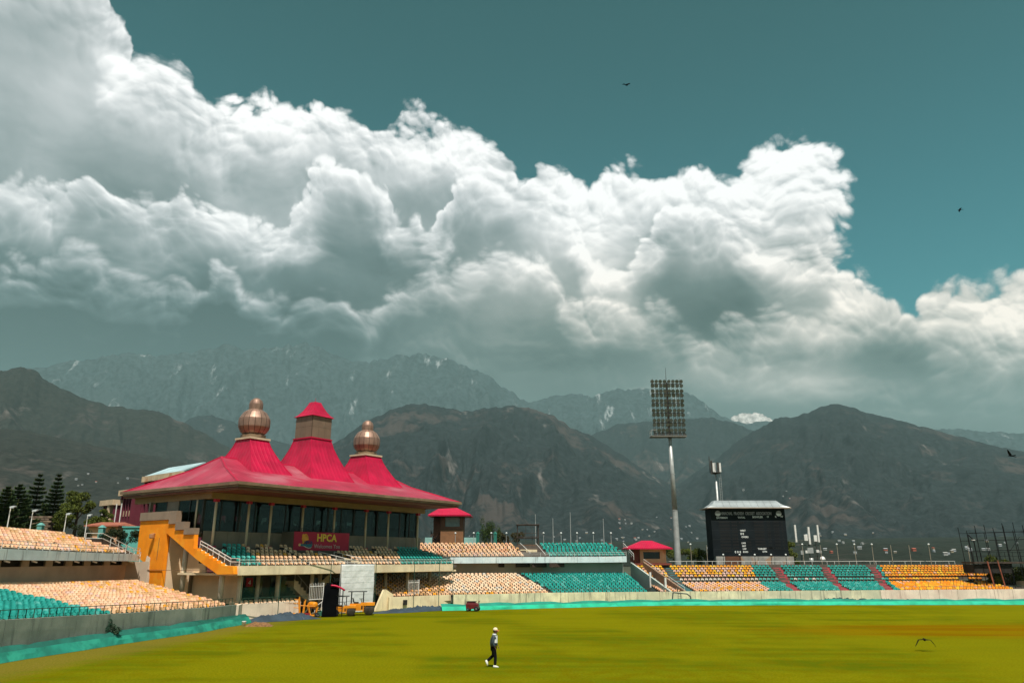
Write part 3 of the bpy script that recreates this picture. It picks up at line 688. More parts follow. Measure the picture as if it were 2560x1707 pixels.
b=MB();seats=[]
for i,(w,z) in enumerate(rows):
    strip(b,RP,w-.034,z,w+.034,z,24);strip(b,RP,w-.034,z-.3,w-.034,z,24)
    def colr(p,t,i=i,w=w):
        if p.x<CT0(w): 
            if i==13: return pick({'yellow':5,'orange2':3})
            if i==8: return pick({'white':5,'pink':3,'yellow':1})
            return pick({'orange2':3,'yellow':2,'peach':4,'pink':4,'cream':2}) if i>8 else pick({'peach':4,'cream':4,'pink':4,'orange2':2})
        if p.x<CT1(w): return pick({'teal':4,'teal2':5,'teal3':1.5}) if i!=8 else pick({'teal3':5,'teal2':3,'white':1})
        return pick({'orange':6,'orange2':5,'yellow':2.5,'peach':.8}) if i not in(6,7) else pick({'orange':5,'orange2':4,'peach':2,'cream':1})
    def sk(p,t,w=w,i=i):
        if any(abs(p.x-f(w))<h for f,h in AIS): return True
        if p.x>(64.4 if i<9 else 66.2-.35*(i-9)): return True
        return 60.9<p.x<62.1 and 4<=i<=8
    seats+=row_seats(RP,w,(lambda t,z=z:z),colr,.50,skip=sk)
strip(b,RP,0,.7,.03,.7,24);strip(b,RP,.94,3.76,1.05,3.8,24);strip(b,RP,1.05,3.8,1.05,4.25,24)
strip(b,RP,.525,1.86,.56,1.86,24)
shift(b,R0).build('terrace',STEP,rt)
PINKS=mat('pink_aisle_paint',(.40,.065,.08),.7,.2,2.)
TEALS=mat('teal_aisle_paint',(.05,.19,.20),.7,.2,2.)
for j,(f,h) in enumerate(AIS):
    for i,(w,z) in enumerate(rows):
        t=next((q for q in np.linspace(0,4,400) if RP.p(q,w).x>f(w)),3.9);p=RP.p(t,w)
        k=MB();k.box(-h+.08,h-.08,-.36,.36,-.25,.06);o=k.build('aisle_step',TEALS if j==0 else PINKS,rt,loc=(p.x-R0.x,p.y-R0.y,z+.02));o.rotation_euler=(0,0,RP.rot(t))
emit_seats(rt,seats)
tt=np.linspace(.1,3.15,16);rl=rail([(*RP.p(t,1.08).xy,3.9) for t in tt],.78,.028,1.05,(1.,.2));shift(rl,R0).build('top_railing',WHITE,rt)
tt=np.linspace(0,4,20);rl=rail([(*RP.p(t,.02).xy,1.26) for t in tt],.42,.02,.9,(1.,));shift(rl,R0).build('front_railing',mat('grey_green_rail',(.09,.13,.11),.5),rt)
for u in (1987,2017,2045,2110,2139,2167,2198,2228,2258,2290,2322,2353,2386):
    p=at(u,1466,98.5);k=MB();k.tube((0,0,-.6),(0,0,1.3),.02,n=4);k.build('net_post',GREENR,rt,loc=(p.x-R0.x,p.y-R0.y,1.25))
k=MB();k.box(at(1910,1411,107).x,at(2180,1411,107).x,-.1,.1,0,.3);k.build('pink_parapet',PINKS,rt,loc=(-R0.x,109.3-R0.y,3.75)).rotation_euler=(0,0,.0)
k=MB();k.box(0,.25,-.1,9,0,1.6);k.build('end_wall',CONC,rt,loc=(67.6-R0.x,100.4-R0.y,.6))
# ------------------------------------------------------------ pavilion (local x along the front, y away from the field)
pav=thing('pavilion','crimson roofed cricket pavilion with copper domes, glazed hall and orange staircase wall','pavilion',(-23,66.5,0),R(55))
RX=mat('pavilion_roof_sheet',(.34,.024,.055),rib=(0,.62,.02),**REDROOF);RY=mat('pavilion_hip_sheet',(.34,.024,.055),rib=(1,.62,.02),**REDROOF)
TX=mat('tower_sheet',(.42,.003,.040),.5,.2,.6,rib=(0,.5,.02),spec=.35);TY=mat('tower_side_sheet',(.42,.003,.040),.5,.2,.6,rib=(1,.5,.02),spec=.35)
FASC=mat('bronze_fascia_panel',(.23,.15,.092),.45,.16,1.,(.29,.20,.125),.5,(.5,.65),metal=.15)
TAN=mat('tan_cladding_panel',(.205,.14,.095),.55,.12,.8,metal=.1)
GREYP=mat('grey_cladding_panel',(.215,.185,.145),.55,.10,.8,metal=.1)
SOFF=mat('brown_red_soffit',(.16,.045,.030),.7,.15,.8)
BEAM=mat('ochre_beam_paint',(.30,.20,.10),.7,.15,.7)
COLM=mat('beige_column_paint',(.62,.52,.38),.6,.08,1.5)
ORG=mat('orange_plaster',(.95,.28,.002),.8,.10,.9,(.96,.36,.015),.55,(.5,.62),.006,16)
COPPER=mat('brushed_copper',(.31,.19,.14),.48,.16,1.5,metal=.45,spec=.45)
E0,E1,EF,EB,EZ=-1.3,30.0,.3,19.9,11.55
RD,RZ,RS0,RS1,MD,MZ=10.1,14.85,3.3,27.4,7.0,13.48
f=(MD-EF)/(RD-EF)
s0=E0+(RS0-E0)*f;s1=E1+(RS1-E1)*f;mb_=2*RD-MD
ins=.12
ring0=[(E0+ins,EF+ins,EZ-.06),(E1-ins,EF+ins,EZ-.06),(E1-ins,EB-ins,EZ-.06),(E0+ins,EB-ins,EZ-.06)]
ring1=[(s0,MD,MZ),(s1,MD,MZ),(s1,mb_,MZ),(s0,mb_,MZ)]
rA,rB=(RS0,RD,RZ),(RS1,RD,RZ)
roof=MB()
def sq(a,b,c,d,m,n=6):   # slope with a gentle dip
    def fn(u,v):
        p=Vector(a).lerp(Vector(b),u);q=Vector(d).lerp(Vector(c),u);r=p.lerp(q,v);r.z-=.02*math.sin(math.pi*v);return r
    roof.grid(fn,n,3,m)
sq(ring0[0],ring0[1],ring1[1],ring1[0],0);sq(ring0[1],ring0[2],ring1[2],ring1[1],1);sq(ring0[2],ring0[3],ring1[3],ring1[2],0);sq(ring0[3],ring0[0],ring1[0],ring1[3],1)
roof.face([ring1[0],ring1[1],rB,rA],0);roof.face([ring1[2],ring1[3],rA,rB],0);roof.face([ring1[1],ring1[2],rB],1);roof.face([ring1[3],ring1[0],rA],1)
ro=roof.build('roof',[RX,RY],pav)
k=MB();k.pipe([ring0[0],ring1[0],rA],.10,5);k.pipe([ring0[1],ring1[1],rB],.10,5);k.tube(rA,rB,.10,n=5);k.pipe([ring0[3],ring1[3],rA],.1,5);k.build('ridge_cap',REDM,ro)
# fascia boards, two stepped tiers of panels
def fascia(p,q,n,out):
    p=Vector(p);q=Vector(q);o=Vector(out)
    for i in range(n):
        a=p.lerp(q,i/n);c=p.lerp(q,(i+1)/n);g=(c-a).normalized()*.012;a=a+g;c=c-g
        for z0,z1,ofs,th in ((EZ-.27,EZ,0.,.25),(EZ-.44,EZ-.285,-.20,.2),(EZ-.66,EZ-.455,-.36,.2)):
            L_=(q-p).length;ia=p+(q-p)*((-ofs+(L_+2*ofs)*i/n)/L_)+g;ic=p+(q-p)*((-ofs+(L_+2*ofs)*(i+1)/n)/L_)-g
            m=MB();m.ext([ia+o*ofs+Vector((0,0,z0)),ic+o*ofs+Vector((0,0,z0)),ic+o*ofs+Vector((0,0,z1)),ia+o*ofs+Vector((0,0,z1))],-o*th);m.build('fascia_panel',FASC,pav)
fascia((E0,EF,0),(E1,EF,0),22,(0,-1,0));fascia((E0,EB,0),(E0,EF,0),14,(-1,0,0));fascia((E1,EF,0),(E1,EB,0),8,(1,0,0))
k=MB();k.box(E0+.25,E1-.25,EF+.25,EB-.25,EZ-.62,EZ-.5);k.build('soffit',SOFF,pav)
k=MB();k.box(-.1,29.6,5.8,6.3,10.36,10.93);k.box(-.1,.35,6.3,19.,10.36,10.93);k.build('eaves_beam',BEAM,pav)
# towers
def tower(sx,bw,bd0,bz,tw,tz,rows=5):
    m=MB();bd1=2*RD-bd0
    def ringf(v):
        e=(1-v)**1.3;hw=tw/2+(bw/2-tw/2)*e;y0=(RD-tw/2)+(bd0-(RD-tw/2))*e;y1=2*RD-y0;z=bz+(tz-bz)*v
        return [(sx-hw,y0,z),(sx+hw,y0,z),(sx+hw,y1,z),(sx-hw,y1,z)]
    rs=[ringf(j/rows) for j in range(rows+1)]
    for a,c in zip(rs,rs[1:]):
        for i in range(4): m.face([a[i],a[(i+1)%4],c[(i+1)%4],c[i]],i%2)
    t=m.build('tower_roof',[TX,TY],pav)
    for i in range(4): h=MB();h.pipe([r[i] for r in rs],.05,4);h.build('hip_flashing',REDM,t)
    return t
T1=tower(6.8,5.0,6.3,13.22,2.25,16.95);T2=tower(14.75,6.2,6.1,13.16,2.9,17.95);T3=tower(23.2,5.5,6.3,13.22,2.5,17.0)
def panel_ring(parent,c,prof,n,mt,name='dome_panel'):
    """copper gores: each panel a slightly domed plate with a gap to its neighbours"""
    for (r0,z0),(r1,z1) in zip(prof,prof[1:]):
        g=MB();da=math.pi/n*.93
        def P(t,r,z): return (r*math.cos(t),r*math.sin(t),z)
        rm,zm_=(r0+r1)/2*1.012,(z0+z1)/2
        A=[P(-da,r0,z0),P(0,r0,z0),P(da,r0,z0)];B=[P(-da,rm,zm_),P(0,rm*1.01,zm_),P(da,rm,zm_)];C=[P(-da,r1,z1),P(0,r1,z1),P(da,r1,z1)]
        k=len(g.v);g.v+=A+B+C
        for q in ((0,1,4,3),(1,2,5,4),(3,4,7,6),(4,5,8,7)): g.f.append(tuple(k+x for x in q));g.m.append(0)
        me=g.mesh(name,mt,True)
        for i in range(n): o=link(name,me,parent,c,2*math.pi*i/n)
def onion(tp,sx,zc,zbase,r=1.66):
    d=link('dome',MB().lathe([(r*.955*math.sin(math.pi*q/16),r*.94*-math.cos(math.pi*q/16)) for q in range(2,15)],24).mesh('dome',BLACKM,True),pav,(sx,RD,zc))
    pr=[(r*math.sin(a),-r*.97*math.cos(a)) for a in (.62,.95,1.30,1.85,2.35,2.75)]
    panel_ring(d,(0,0,0),pr,16,COPPER)
    q=r*.42;zc2=r*.97+q*.55
    k=MB().lathe([(q*.9,-q*.9),(q*1.0,-q*.2),(q*.98,.1*q),(q*.8,q*.65),(q*.4,q*1.0),(.03,q*1.08)],16,(0,0,zc2));k.build('finial',COPPER,d,True)
    panel_ring(d,(0,0,zc2),[(q*1.0,-q*.9),(q*1.03,q*.1),(q*.83,q*.68)],10,COPPER,'finial_panel')
    e=MB();e.lathe([(r*.78,0.),(r*.78,.30)],8,(sx,RD,zbase+.22));e.lathe([(r*.5,.30),(r*.62,.52)],14,(sx,RD,zbase+.22));e.build('pedestal',FASC,pav)
    return d
def collar(sx,hw,z,m,h=.16):
    k=MB();k.box(sx-hw,sx+hw,RD-hw,RD+hw,z,z+h);k.build('collar',m,pav)
PALE=mat('pale_collar_paint',(.58,.47,.32),.6,.1)
collar(6.8,1.28,16.95,PALE,.2);onion(T1,6.8,18.78,16.98);collar(23.2,1.4,17.0,PALE,.2);onion(T3,23.2,18.80,17.03)
collar(14.75,1.55,17.95,REDM,.15)
lant=link('lantern',MB().box(-1.40,1.40,-1.40,1.40,0,2.45).mesh('lantern',BLACKM),pav,(14.75,RD,18.1))
pf=MB();pf.box(-.448,.448,-.02,.02,-.60,.60)
pmesh=pf.mesh('lantern_panel',TAN)
for j in range(2):
    for i in range(3):
        for sd in range(4):
            a=sd*math.pi/2;off=Vector(((i-1)*.925,-1.41,0));off.rotate(Matrix.Rotation(a,3,'Z'));link('lantern_panel',pmesh,lant,(off.x,off.y,.62+1.22*j),a)
k=MB();prof=[(1.62,20.55),(1.30,20.82),(.95,21.3),(.62,21.95),(.46,22.35)]
rs=[[(14.75-h,RD-h,z),(14.75+h,RD-h,z),(14.75+h,RD+h,z),(14.75-h,RD+h,z)] for h,z in prof]
for a,c in zip(rs,rs[1:]):
    for i in range(4): k.face([a[i],a[(i+1)%4],c[(i+1)%4],c[i]],i%2)
k.face(rs[-1],0);k.face(rs[0][::-1],0);k.tube((14.75,RD,22.3),(14.75,RD,22.9),.02,n=4,m=0);k.build('lantern_cap',[TX,TY],pav)
# hall
CS=[.6,4.2,6.8,10.8,15.1,19.8,23.4,28.5]
REDB=mat('crimson_column_base',(.48,.02,.06),.6,.15)
for s in CS:
    k=MB();k.tube((0,0,5.2),(0,0,10.38),.12,n=10);c=k.build('column',COLM,pav,True,loc=(s,6.,0))
    k=MB();k.box(-.26,.26,-.26,.26,5.0,6.15);k.build('column_base',REDB,c)
    k=MB();k.box(-.2,.2,-.2,.2,10.1,10.36);k.build('column_head',REDB,c)
k=MB();k.tube((.1,8.2,7.4),(.1,8.2,10.38),.12,n=8);k.build('column',COLM,pav,True)
GL=bpy.data.materials.new('hall_glass');GL.use_nodes=True;gn=GL.node_tree;gn.nodes.remove(gn.nodes['Principled BSDF'])
_mx=gn.nodes.new('ShaderNodeMixShader');_tr=gn.nodes.new('ShaderNodeBsdfTransparent');_gl=gn.nodes.new('ShaderNodeBsdfGlossy');_gl.inputs['Roughness'].default_value=.03;_gl.inputs['Color'].default_value=(.8,.9,.88,1);_tr.inputs[0].default_value=(.40,.52,.48,1)
_mx.inputs[0].default_value=.045;gn.links.new(_tr.outputs[0],_mx.inputs[1]);gn.links.new(_gl.outputs[0],_mx.inputs[2]);gn.links.new(_mx.outputs[0],gn.nodes['Material Output'].inputs['Surface'])
edges=[.05,1.9,3.9,5.7,7.6,9.4,11.4,13.2,15.1,17.0,18.9,20.8,22.6,24.5,26.4,28.1,29.4]
for i,(a,c) in enumerate(zip(edges,edges[1:])):
    k=MB();k.box(a+.05,c-.05,7.02,7.05,7.52,10.36);k.build('glass_pane',GL,pav)
for s in edges:
    w=.05 if edges.index(s)%2 else .11
    k=MB();k.box(s-w,s+w,6.98,7.16,7.45,10.38);k.build('mullion',mat('dark_frame',(.016,.02,.02),.5),pav)
se=[7.1,9.3,11.2,13.2,15.4]
for i,(a,c) in enumerate(zip(se,se[1:])):
    if i==2:
        k=MB();k.box(.02,.2,a,c,8.0,10.38);k.build('side_pier',GREYP,pav);continue
    k=MB();k.box(.06,.09,a+.05,c-.05,8.2 if a>9 else 7.5,10.36);k.build('glass_pane',GL,pav)
    k=MB();k.box(.0,.15,a-.06,a+.06,7.4,10.38);k.build('mullion',MATS['dark_frame'],pav)
INT=mat('hall_interior',(.15,.145,.13),.8,.2,.6)
k=MB();k.box(.0,29.5,7.0,18.6,7.25,7.42);k.build('hall_floor',INT,pav)
k=MB();k.box(.4,29.4,6.4,18.4,10.42,10.5);k.build('hall_ceiling',INT,pav)
k=MB();k.box(29.35,29.5,6.9,18.5,5.2,10.40);k.box(.25,29.3,15.3,15.45,7.42,8.45);k.box(.25,29.3,15.3,15.45,9.45,10.40)
for q in range(11):
    w0=.25+29.05*q/11;k.box(w0,w0+(1.9 if q%3 else 1.1),15.3,15.45,8.45,9.45)
k.build('hall_back_wall',mat('hall_wall_paint',(.42,.42,.38),.8,.15,.5),pav)
for s in (2.6,7.2,11.8,16.4,21.,25.6):
    k=MB();k.box(s-.16,s+.16,10.6,10.95,7.42,10.42);k.build('hall_pillar',INT,pav)
for q,(s_,w_,z_,h_,c_) in enumerate(((2.2,.5,8.3,1.1,(.5,.5,.46)),(6.2,.35,8.6,.9,(.62,.2,.17)),(7.9,1.1,8.7,.7,(.55,.56,.52)),(12.6,.9,8.6,.8,(.6,.6,.55)),(14.3,.25,8.2,1.6,(.5,.52,.5)),(17.6,1.0,8.8,1.0,(.55,.58,.56)),(18.9,.6,8.4,.5,(.6,.55,.5)),(21.7,.8,8.7,.9,(.45,.5,.48)),(25.,1.2,8.2,1.3,(.5,.55,.52)))):
    k=MB();k.box(s_-w_/2,s_+w_/2,8.9+.3*(q%3),8.95+.3*(q%3),z_,z_+h_);k.build('notice_board',mat('board_tone_%d'%q,c_,.7),pav)
CH=mat('black_chair_fabric',(.014,.014,.016),.8)
cm=MB();cm.loft([[(-.24,0,0),(.24,0,0),(.24,.1,0),(-.24,.1,0)],[(-.25,.02,.55),(.25,.02,.55),(.25,.1,.55),(-.25,.1,.55)],[(-.15,.05,.72),(.15,.05,.72),(.15,.1,.72),(-.15,.1,.72)]]);cm.box(-.24,.24,-.45,.02,-.05,.07);cm.box(-.04,.04,-.2,-.1,-.48,-.05);cme=cm.mesh('hall_chair',CH)
for i in range(40): link('hall_chair',cme,pav,(1.+i*.7+rnd.uniform(-.05,.05),8.3+(i%2)*.15,7.9),rnd.uniform(-.15,.15))
k=MB();k.box(.4,29.2,7.25,7.3,7.42,8.3);k.build('lower_screen',mat('smoky_screen',(.028,.035,.036),.3),pav)
# facade panels below the glass
for a,c in zip(np.arange(.1,29.2,1.3),np.arange(1.4,30.5,1.3)):
    if 8.8<a and c<16.6: continue
    k=MB();k.box(a+.012,c-.012,6.80,6.86,5.0,7.48);k.build('facade_panel',GREYP,pav)
k=MB();k.box(.1,29.4,6.87,6.97,4.6,7.50);k.build('facade_wall',BLACKM,pav)
# bay with the banner
k=MB();k.box(9.0,16.4,5.0,6.80,5.0,7.62);k.build('bay',GREYP,pav)
ban=link('banner',MB().box(0,7.4,-.03,0.,0,1.82).mesh('banner',mat('crimson_banner',(.42,.004,.045),.55,.10,.4)),pav,(9.0,4.94,5.82))
ban['label']='crimson banner with yellow HPCA lettering'
def on_banner(me,x,z,m,name,y=-.045):
    me.materials.clear();me.materials.append(m);o=link(name,me,ban,(x,y,z));o.rotation_euler=(math.pi/2,0,0);return o
YEL=mat('yellow_lettering',(.83,.55,.07),.5,.08);GRYT=mat('silver_lettering',(.50,.44,.42),.5,.06);BLU=mat('navy_print',(.035,.045,.14),.5,.1);TEAP=mat('teal_print',(.01,.16,.22),.5,.1);ORP=mat('lion_orange_print',(.80,.36,.04),.5,.12);SHD=mat('dark_crimson_shadow',(.10,.002,.012),.6)
on_banner(text_mesh('HPCA',1.02,'banner_text',bold=.035),2.92,.93,YEL,'lettering')
on_banner(text_mesh('HPCA',1.02,'banner_text',bold=.035),2.88,.895,SHD,'lettering_shadow',-.038)
on_banner(text_mesh('Welcomes You',.56,'banner_text'),2.62,.24,GRYT,'lettering')
def flat(pts,y0,y1,m,name):
    k=MB();k.ext([(x,y0,z) for x,z in pts],(0,y1-y0,0));return k.build(name,m,ban)
flat([(1.05,.95),(1.0,1.12),(.98,1.2),(1.02,1.3),(1.0,1.5),(1.12,1.6),(1.3,1.56),(1.48,1.64),(1.62,1.55),(1.76,1.4),(1.84,1.2),(1.85,1.02),(1.75,1.0),(1.55,.98),(1.3,.72),(1.05,.62),(1.15,.82)],-.05,-.03,ORP,'lion_emblem')
for j in range(5):
    a=.2+j*.32;flat([(1.45+.12*math.cos(a),1.2+.12*math.sin(a)),(1.45+.38*math.cos(a-.05),1.15+.42*math.sin(a-.05)),(1.45+.38*math.cos(a+.05),1.15+.42*math.sin(a+.05))],-.056,-.05,SHD,'mane_line')
flat([(.6,.5),(.7,.4),(.88,.42),(.95,.55),(.88,.66),(.68,.66)],-.05,-.03,mat('ball_print',(.72,.45,.2),.5),'ball_emblem')
flat([(.9,.42),(1.3,.40),(1.9,.30),(2.15,.28),(2.35,.45),(2.42,.62),(1.35,.62),(.92,.64)],-.06,-.05,TEAP,'bat_emblem')
flat([(1.1,.5),(1.5,.3),(1.9,.2),(2.2,.24),(2.38,.4),(2.2,.29),(1.9,.25),(1.55,.37)],-.068,-.06,mat('white_print',(.7,.68,.62),.5),'swoosh_emblem')
o=on_banner(text_mesh('HPCA',.40,'banner_text',bold=.02),1.32,.64,BLU,'lettering',-.075)
k=rail([(0,0,0),(7.3,0,0)],.38,.02,.32);k.tube((0,0,0),(0,0,.38),.03);k.build('bay_railing',BLACKM,pav,loc=(9.05,5.1,7.62))
for s0_ in (5.9,13.4):
    k=MB()
    for i in range(9):
        x=i*.33;h=.35+.35*math.sin(math.pi*min(1,(i+2)/6.)*.5)*(1 if i<7 else .75);k.tube((x,0,0),(x,0,h),.018,n=4)
    k.pipe([(0,0,.4),(.8,0,.72),(2.2,0,.72),(2.64,0,.45)],.022,4);k.build('stair_balustrade',BLACKM,pav,loc=(s0_,7.5,7.45))
# terrace of seats over the open concourse
k=MB();TR=[(.75+.76*i,4.33+.27*i) for i in range(7)]
for i,(d,z) in enumerate(TR): k.box(-.3,29.3,d-.38,d+.379 if i<6 else 6.9,z-.3,z)
k.build('terrace',STEP,pav)
k=MB();k.box(-.6,28.2,-.02,.35,3.66,4.42);k.box(-.6,29.2,.36,9.,3.60,3.78);k.build('balcony_parapet',CONC,pav)
seats=[]
for i,(d,z) in enumerate(TR):
    s=-.05
    while s<29.:
        ok=not(12.1-.28*i<s<14.6-.25*i) and not(i>=5 and 8.7<s<16.7) and not(i>=5 and any(abs(s-q)<.4 for q in CS)) and not(i==4 and 8.9<s<9.6)
        ok=ok and s>-.05+.28*0
        if ok:
            if s<2.1+.22*i: c=pick({'teal':5,'teal2':4,'teal3':1})
            elif s>20.4+.62*i: c=pick({'teal':6,'teal2':4})
            elif i<2: c=pick({'cream2':4,'cream':4})
            else: c=pick({'cream':5,'cream2':2,'orange2':.7,'tan':1.4})
            seats.append((s,d,z,rnd.uniform(-.03,.03),c,True))
        s+=.515 if not(abs(s-7.)<.26 or abs(s-18.5)<.26) else .75
for d_,z_ in ((.35,.98),(1.1,1.12)):
    for q in range(14): seats.append((-.1+q*.49,d_,z_,rnd.uniform(-.03,.03),pick({'cream':3,'cream2':3,'tan':1.5}),True))
emit_seats(pav,seats,False)
rl=rail([(-.3,-.55,1.3),(6.3,-.75,1.27)],.5,.022,.6,(1.,));rl.build('concourse_railing',GREENR,pav)
rl=rail([(-.5,.12,4.42),(28.1,.12,4.42)],.5,.02,.95);rl.build('balcony_railing',WHITE,pav)
# central steps between the seats
for sgn,(x0,x1) in enumerate(((11.6,12.0),(13.7,14.1))):
    k=MB();k.ext([(x0-.3,4.0,5.4),(x0-.3,4.0,4.9),(x0+.6,.9,4.2),(x0+.6,.9,4.7)],(.18,.05,0));k.build('stair_cheek',CONC,pav)
    rl=rail([(x0-.2,3.9,5.25),(x0+.7,.9,4.6)],.45,.03,1.2,(1.,));rl.build('stair_railing',WHITE,pav)
k=MB()
for i in range(8): k.box(11.5+.06*(8-i),13.7+.06*(8-i),.9+.45*i,1.35+.45*i,4.2,4.45+.12*i)
k.build('steps',mat('grey_step',(.30,.29,.25),.85),pav)
# open concourse below
for s,d in ((.8,1.6),(2.0,3.6),(4.2,3.6),(5.5,2.4),(9.2,2.),(11.6,3.6),(20.9,3.6),(22.7,2.),(25.2,3.8),(27.6,3.)):
    k=MB();k.tube((0,0,-.2),(0,0,3.62),.19,n=10);k.build('concourse_column',COLM,pav,True,loc=(s,d,0))
k=MB();k.box(.6,29,8.8,9.0,-.3,3.7);k.build('concourse_back_wall',mat('concourse_wall',(.20,.155,.10),.85,.2,.4),pav)
k=MB();k.box(-1,29.4,-.3,9.2,-.25,.03);k.build('concourse_floor',mat('concourse_floor_concrete',(.14,.12,.09),.9),pav)
for s0_,s1_,z0,z1 in ((3.,4.9,.3,3.3),(5.8,8.6,.3,3.3),(9.6,11.6,.2,3.2),(15.,17.,.2,3.),(18.,20.,.2,3.)):
    k=MB();k.box(s0_,s1_,8.72,8.78,z0,z1);k.build('dark_doorway',WINDOW,pav)
k=MB();k.box(3.4,4.1,4.2,4.3,2.55,3.3);k.build('gate_number_board',mat('crimson_board',(.45,.01,.03),.5),pav)
me=text_mesh('4',.62,'gate_number',ext=.004);me.materials.append(WHITE);o=link('gate_number',me,pav,(3.58,4.185,2.68));o.rotation_euler=(math.pi/2,0,0)
# inner stair
k=MB()
for i in range(9): k.box(8.4+.33*i,8.75+.33*i,3.4,4.9,2.6-.3*i,2.9-.3*i+.02)
k.ext([(8.2,3.35,2.3),(8.2,3.35,3.1),(11.4,3.35,.35),(11.4,3.35,-.2)],(0,.08,0));k.build('inner_stair',CONC,pav)
rl=rail([(8.2,3.3,3.0),(11.3,3.3,.4)],.75,.03,.9,(1.,));rl.build('inner_stair_railing',mat('beige_rail',(.45,.40,.32),.6),pav)
k=MB();k.ext([(11.4,4.9,0),(11.4,4.9,1.6),(14,4.9,3.5),(14,4.9,2.6)],(0,.1,0));k.build('stair_soffit',CONC,pav)
# orange staircase wall at the left end
steps=[(6.3,5.91)]
n=7
for i in range(n):
    d0=6.3-(6.3-1.9)*i/n;d1=6.3-(6.3-1.9)*(i+1)/n;z1=5.91-(5.91-4.44)*(i+1)/n;steps+=[(d1+.0,5.91-(5.91-4.44)*i/n),(d1,z1)]
poly=[(15.8,8.55),(10.7,8.54),(10.7,8.14),(9.55,8.12),(9.55,7.56),(8.05,7.53),(8.05,7.13),(6.4,7.11)]+steps+[(.2,4.39),(.05,3.75),(2.3,3.70),(5.7,4.97),(11.0,7.32),(10.85,1.8),(14.4,1.8),(14.0,4.6),(15.7,5.2)]
k=MB();k.ext([(-1.0,d,z) for d,z in poly],(.38,0,0));ow=k.build('staircase_wall',ORG,pav);ow['label']='bright orange stepped staircase wall'
k=MB();k.ext([(-1.02,d,z) for d,z in [(13.0,1.8),(12.9,3.2),(13.15,4.2),(13.2,5.1),(13.8,5.3),(14.0,4.6),(14.4,1.8)]],(.015,0,0));k.build('unpainted_patch',mat('bare_plaster',(.74,.60,.46),.9,.12),pav)
CP=[(15.8,12.9,8.56,9.33),(12.9,10.7,8.56,9.33),(10.68,9.5,8.15,9.33),(9.5,8.03,7.57,8.3),(8.0,6.42,7.14,7.7)]
pcs=[]
for d1,d0,z0,z1 in CP:
    nn=max(1,round((d1-d0)/1.25))
    for i in range(nn):
        a,c=d0+(d1-d0)*i/nn,d0+(d1-d0)*(i+1)/nn;k=MB();k.box(-1.12,-.55,a+.012,c-.012,z0,z1);k.build('coping_panel',mat('brown_coping_panel',(.30,.215,.155),.5,.1,.8,metal=.1),pav)
k=MB();k.ext([(.9,d,z) for d,z in ((1.5,1.2),(15.8,1.2),(15.8,7.3),(10.95,7.2),(7.2,5.5),(6.95,3.58),(1.5,3.58))],(.15,0,0));k.box(-.55,.9,10.9,11.1,1.2,7.2);k.build('under_stair_wall',mat('peach_plaster',(.78,.58,.38),.85,.1,.6),pav)
k=MB();k.tube((-.25,8.6,1.2),(-.25,8.6,6.2),.24,n=12);k.build('under_stair_column',COLM,pav,True)
k=MB();k.tube((-.3,2.6,1.0),(-.3,2.6,3.8),.24,n=12);k.build('under_stair_column',COLM,pav,True)
k=MB();k.ext([(-.6,.2,4.38),(-.6,1.9,4.42),(-.6,6.3,5.9),(-.6,6.3,5.6),(-.6,.2,3.9)],(.9,0,0));k.build('flight',CONC,pav)
rl=rail([(-.45,6.2,5.95),(-.45,5.0,5.6),(-.45,1.4,4.42),(-.45,.15,4.4)],.62,.03,1.0);rl.build('flight_railing',WHITE,pav)
k=MB();k.tube((-1.25,12.9,7.3),(-1.0,12.9,7.3),.05,n=6);k.lathe([(.10,-.35),(.24,-.30),(.24,.05),(.10,.1)],10,(-1.3,12.9,7.2));k.build('wall_lamp',mat('rust_lamp',(.36,.18,.08),.6),pav)
k=MB();k.tube((-1.05,14.5,4.0),(-1.05,3,4.0),.03,n=4);k.tube((-1.05,12.,4.9),(-1.05,12.,6.9),.02,n=4);k.build('pipe',mat('brown_pipe',(.22,.12,.06),.7),pav)
k=MB();k.box(-.3,.0,15.6,15.9,9.3,10.4);k.build('rear_pier',GREYP,pav)
# ------------------------------------------------------------ floodlight mast
fm=thing('floodlight_mast','tall silver floodlight mast with a rectangular lamp grid behind the stands','floodlight',(24.75,115,0))
k=MB();k.tube((0,0,-.5),(-.02,0,12),.52,.41,20,cap=False);k.tube((-.02,0,12),(-.1,0,23.2),.40,.25,20);k.build('mast',STEEL,fm,True)
for z,r in ((12,.43),(17.5,.36)):
    k=MB();k.lathe([(r,-.05),(r,.05)],20,(-.03,0,z));k.build('mast_joint',STEEL,fm)
k=MB();k.box(-3.15,2.35,-.9,.7,23.15,23.32);k.build('gantry_floor',mat('gantry_steel',(.20,.19,.17),.6,.2,metal=.4),fm)
rl=rail([(-3.1,-.85,23.3),(-3.1,.65,23.3)],.9,.03,.7);rl.tube((-3.1,-.85,24.2),(-2.2,-.85,24.2),.03);rl.build('gantry_railing',STEEL,fm)
FRM=mat('lamp_frame_steel',(.075,.068,.062),.6,.25,metal=.5)
k=MB();X0,X1=-2.45,2.12
for r in range(6):
    z=23.9+1.56*r;k.tube((X0-.15,0,z),(X1+.15,0,z),.07,n=5)
for x in np.linspace(X0,X1,8): 
    for dx in (-.13,.13): k.tube((x+dx,.05,23.3),(x+dx,.05,31.75),.028,n=4)
k.tube((-.12,0,23),(-.12,0,31.9),.2,.14,8);k.tube((-.16,0,31.8),(-.16,0,34.4),.05,.02,5)
for x in (X0+.1,X1-.2): k.tube((x,0,31.8),(x,0,32.6),.025,n=4)
k.build('lamp_frame',FRM,fm)
lm=MB();lm.lathe([(.06,.22),(.20,.14),(.29,-.02),(.30,-.06)],12);lm.box(-.3,.3,-.02,.02,-.07,-.03,1);lm.lathe([(.27,-.075),(.27,-.062)],12,m=1)
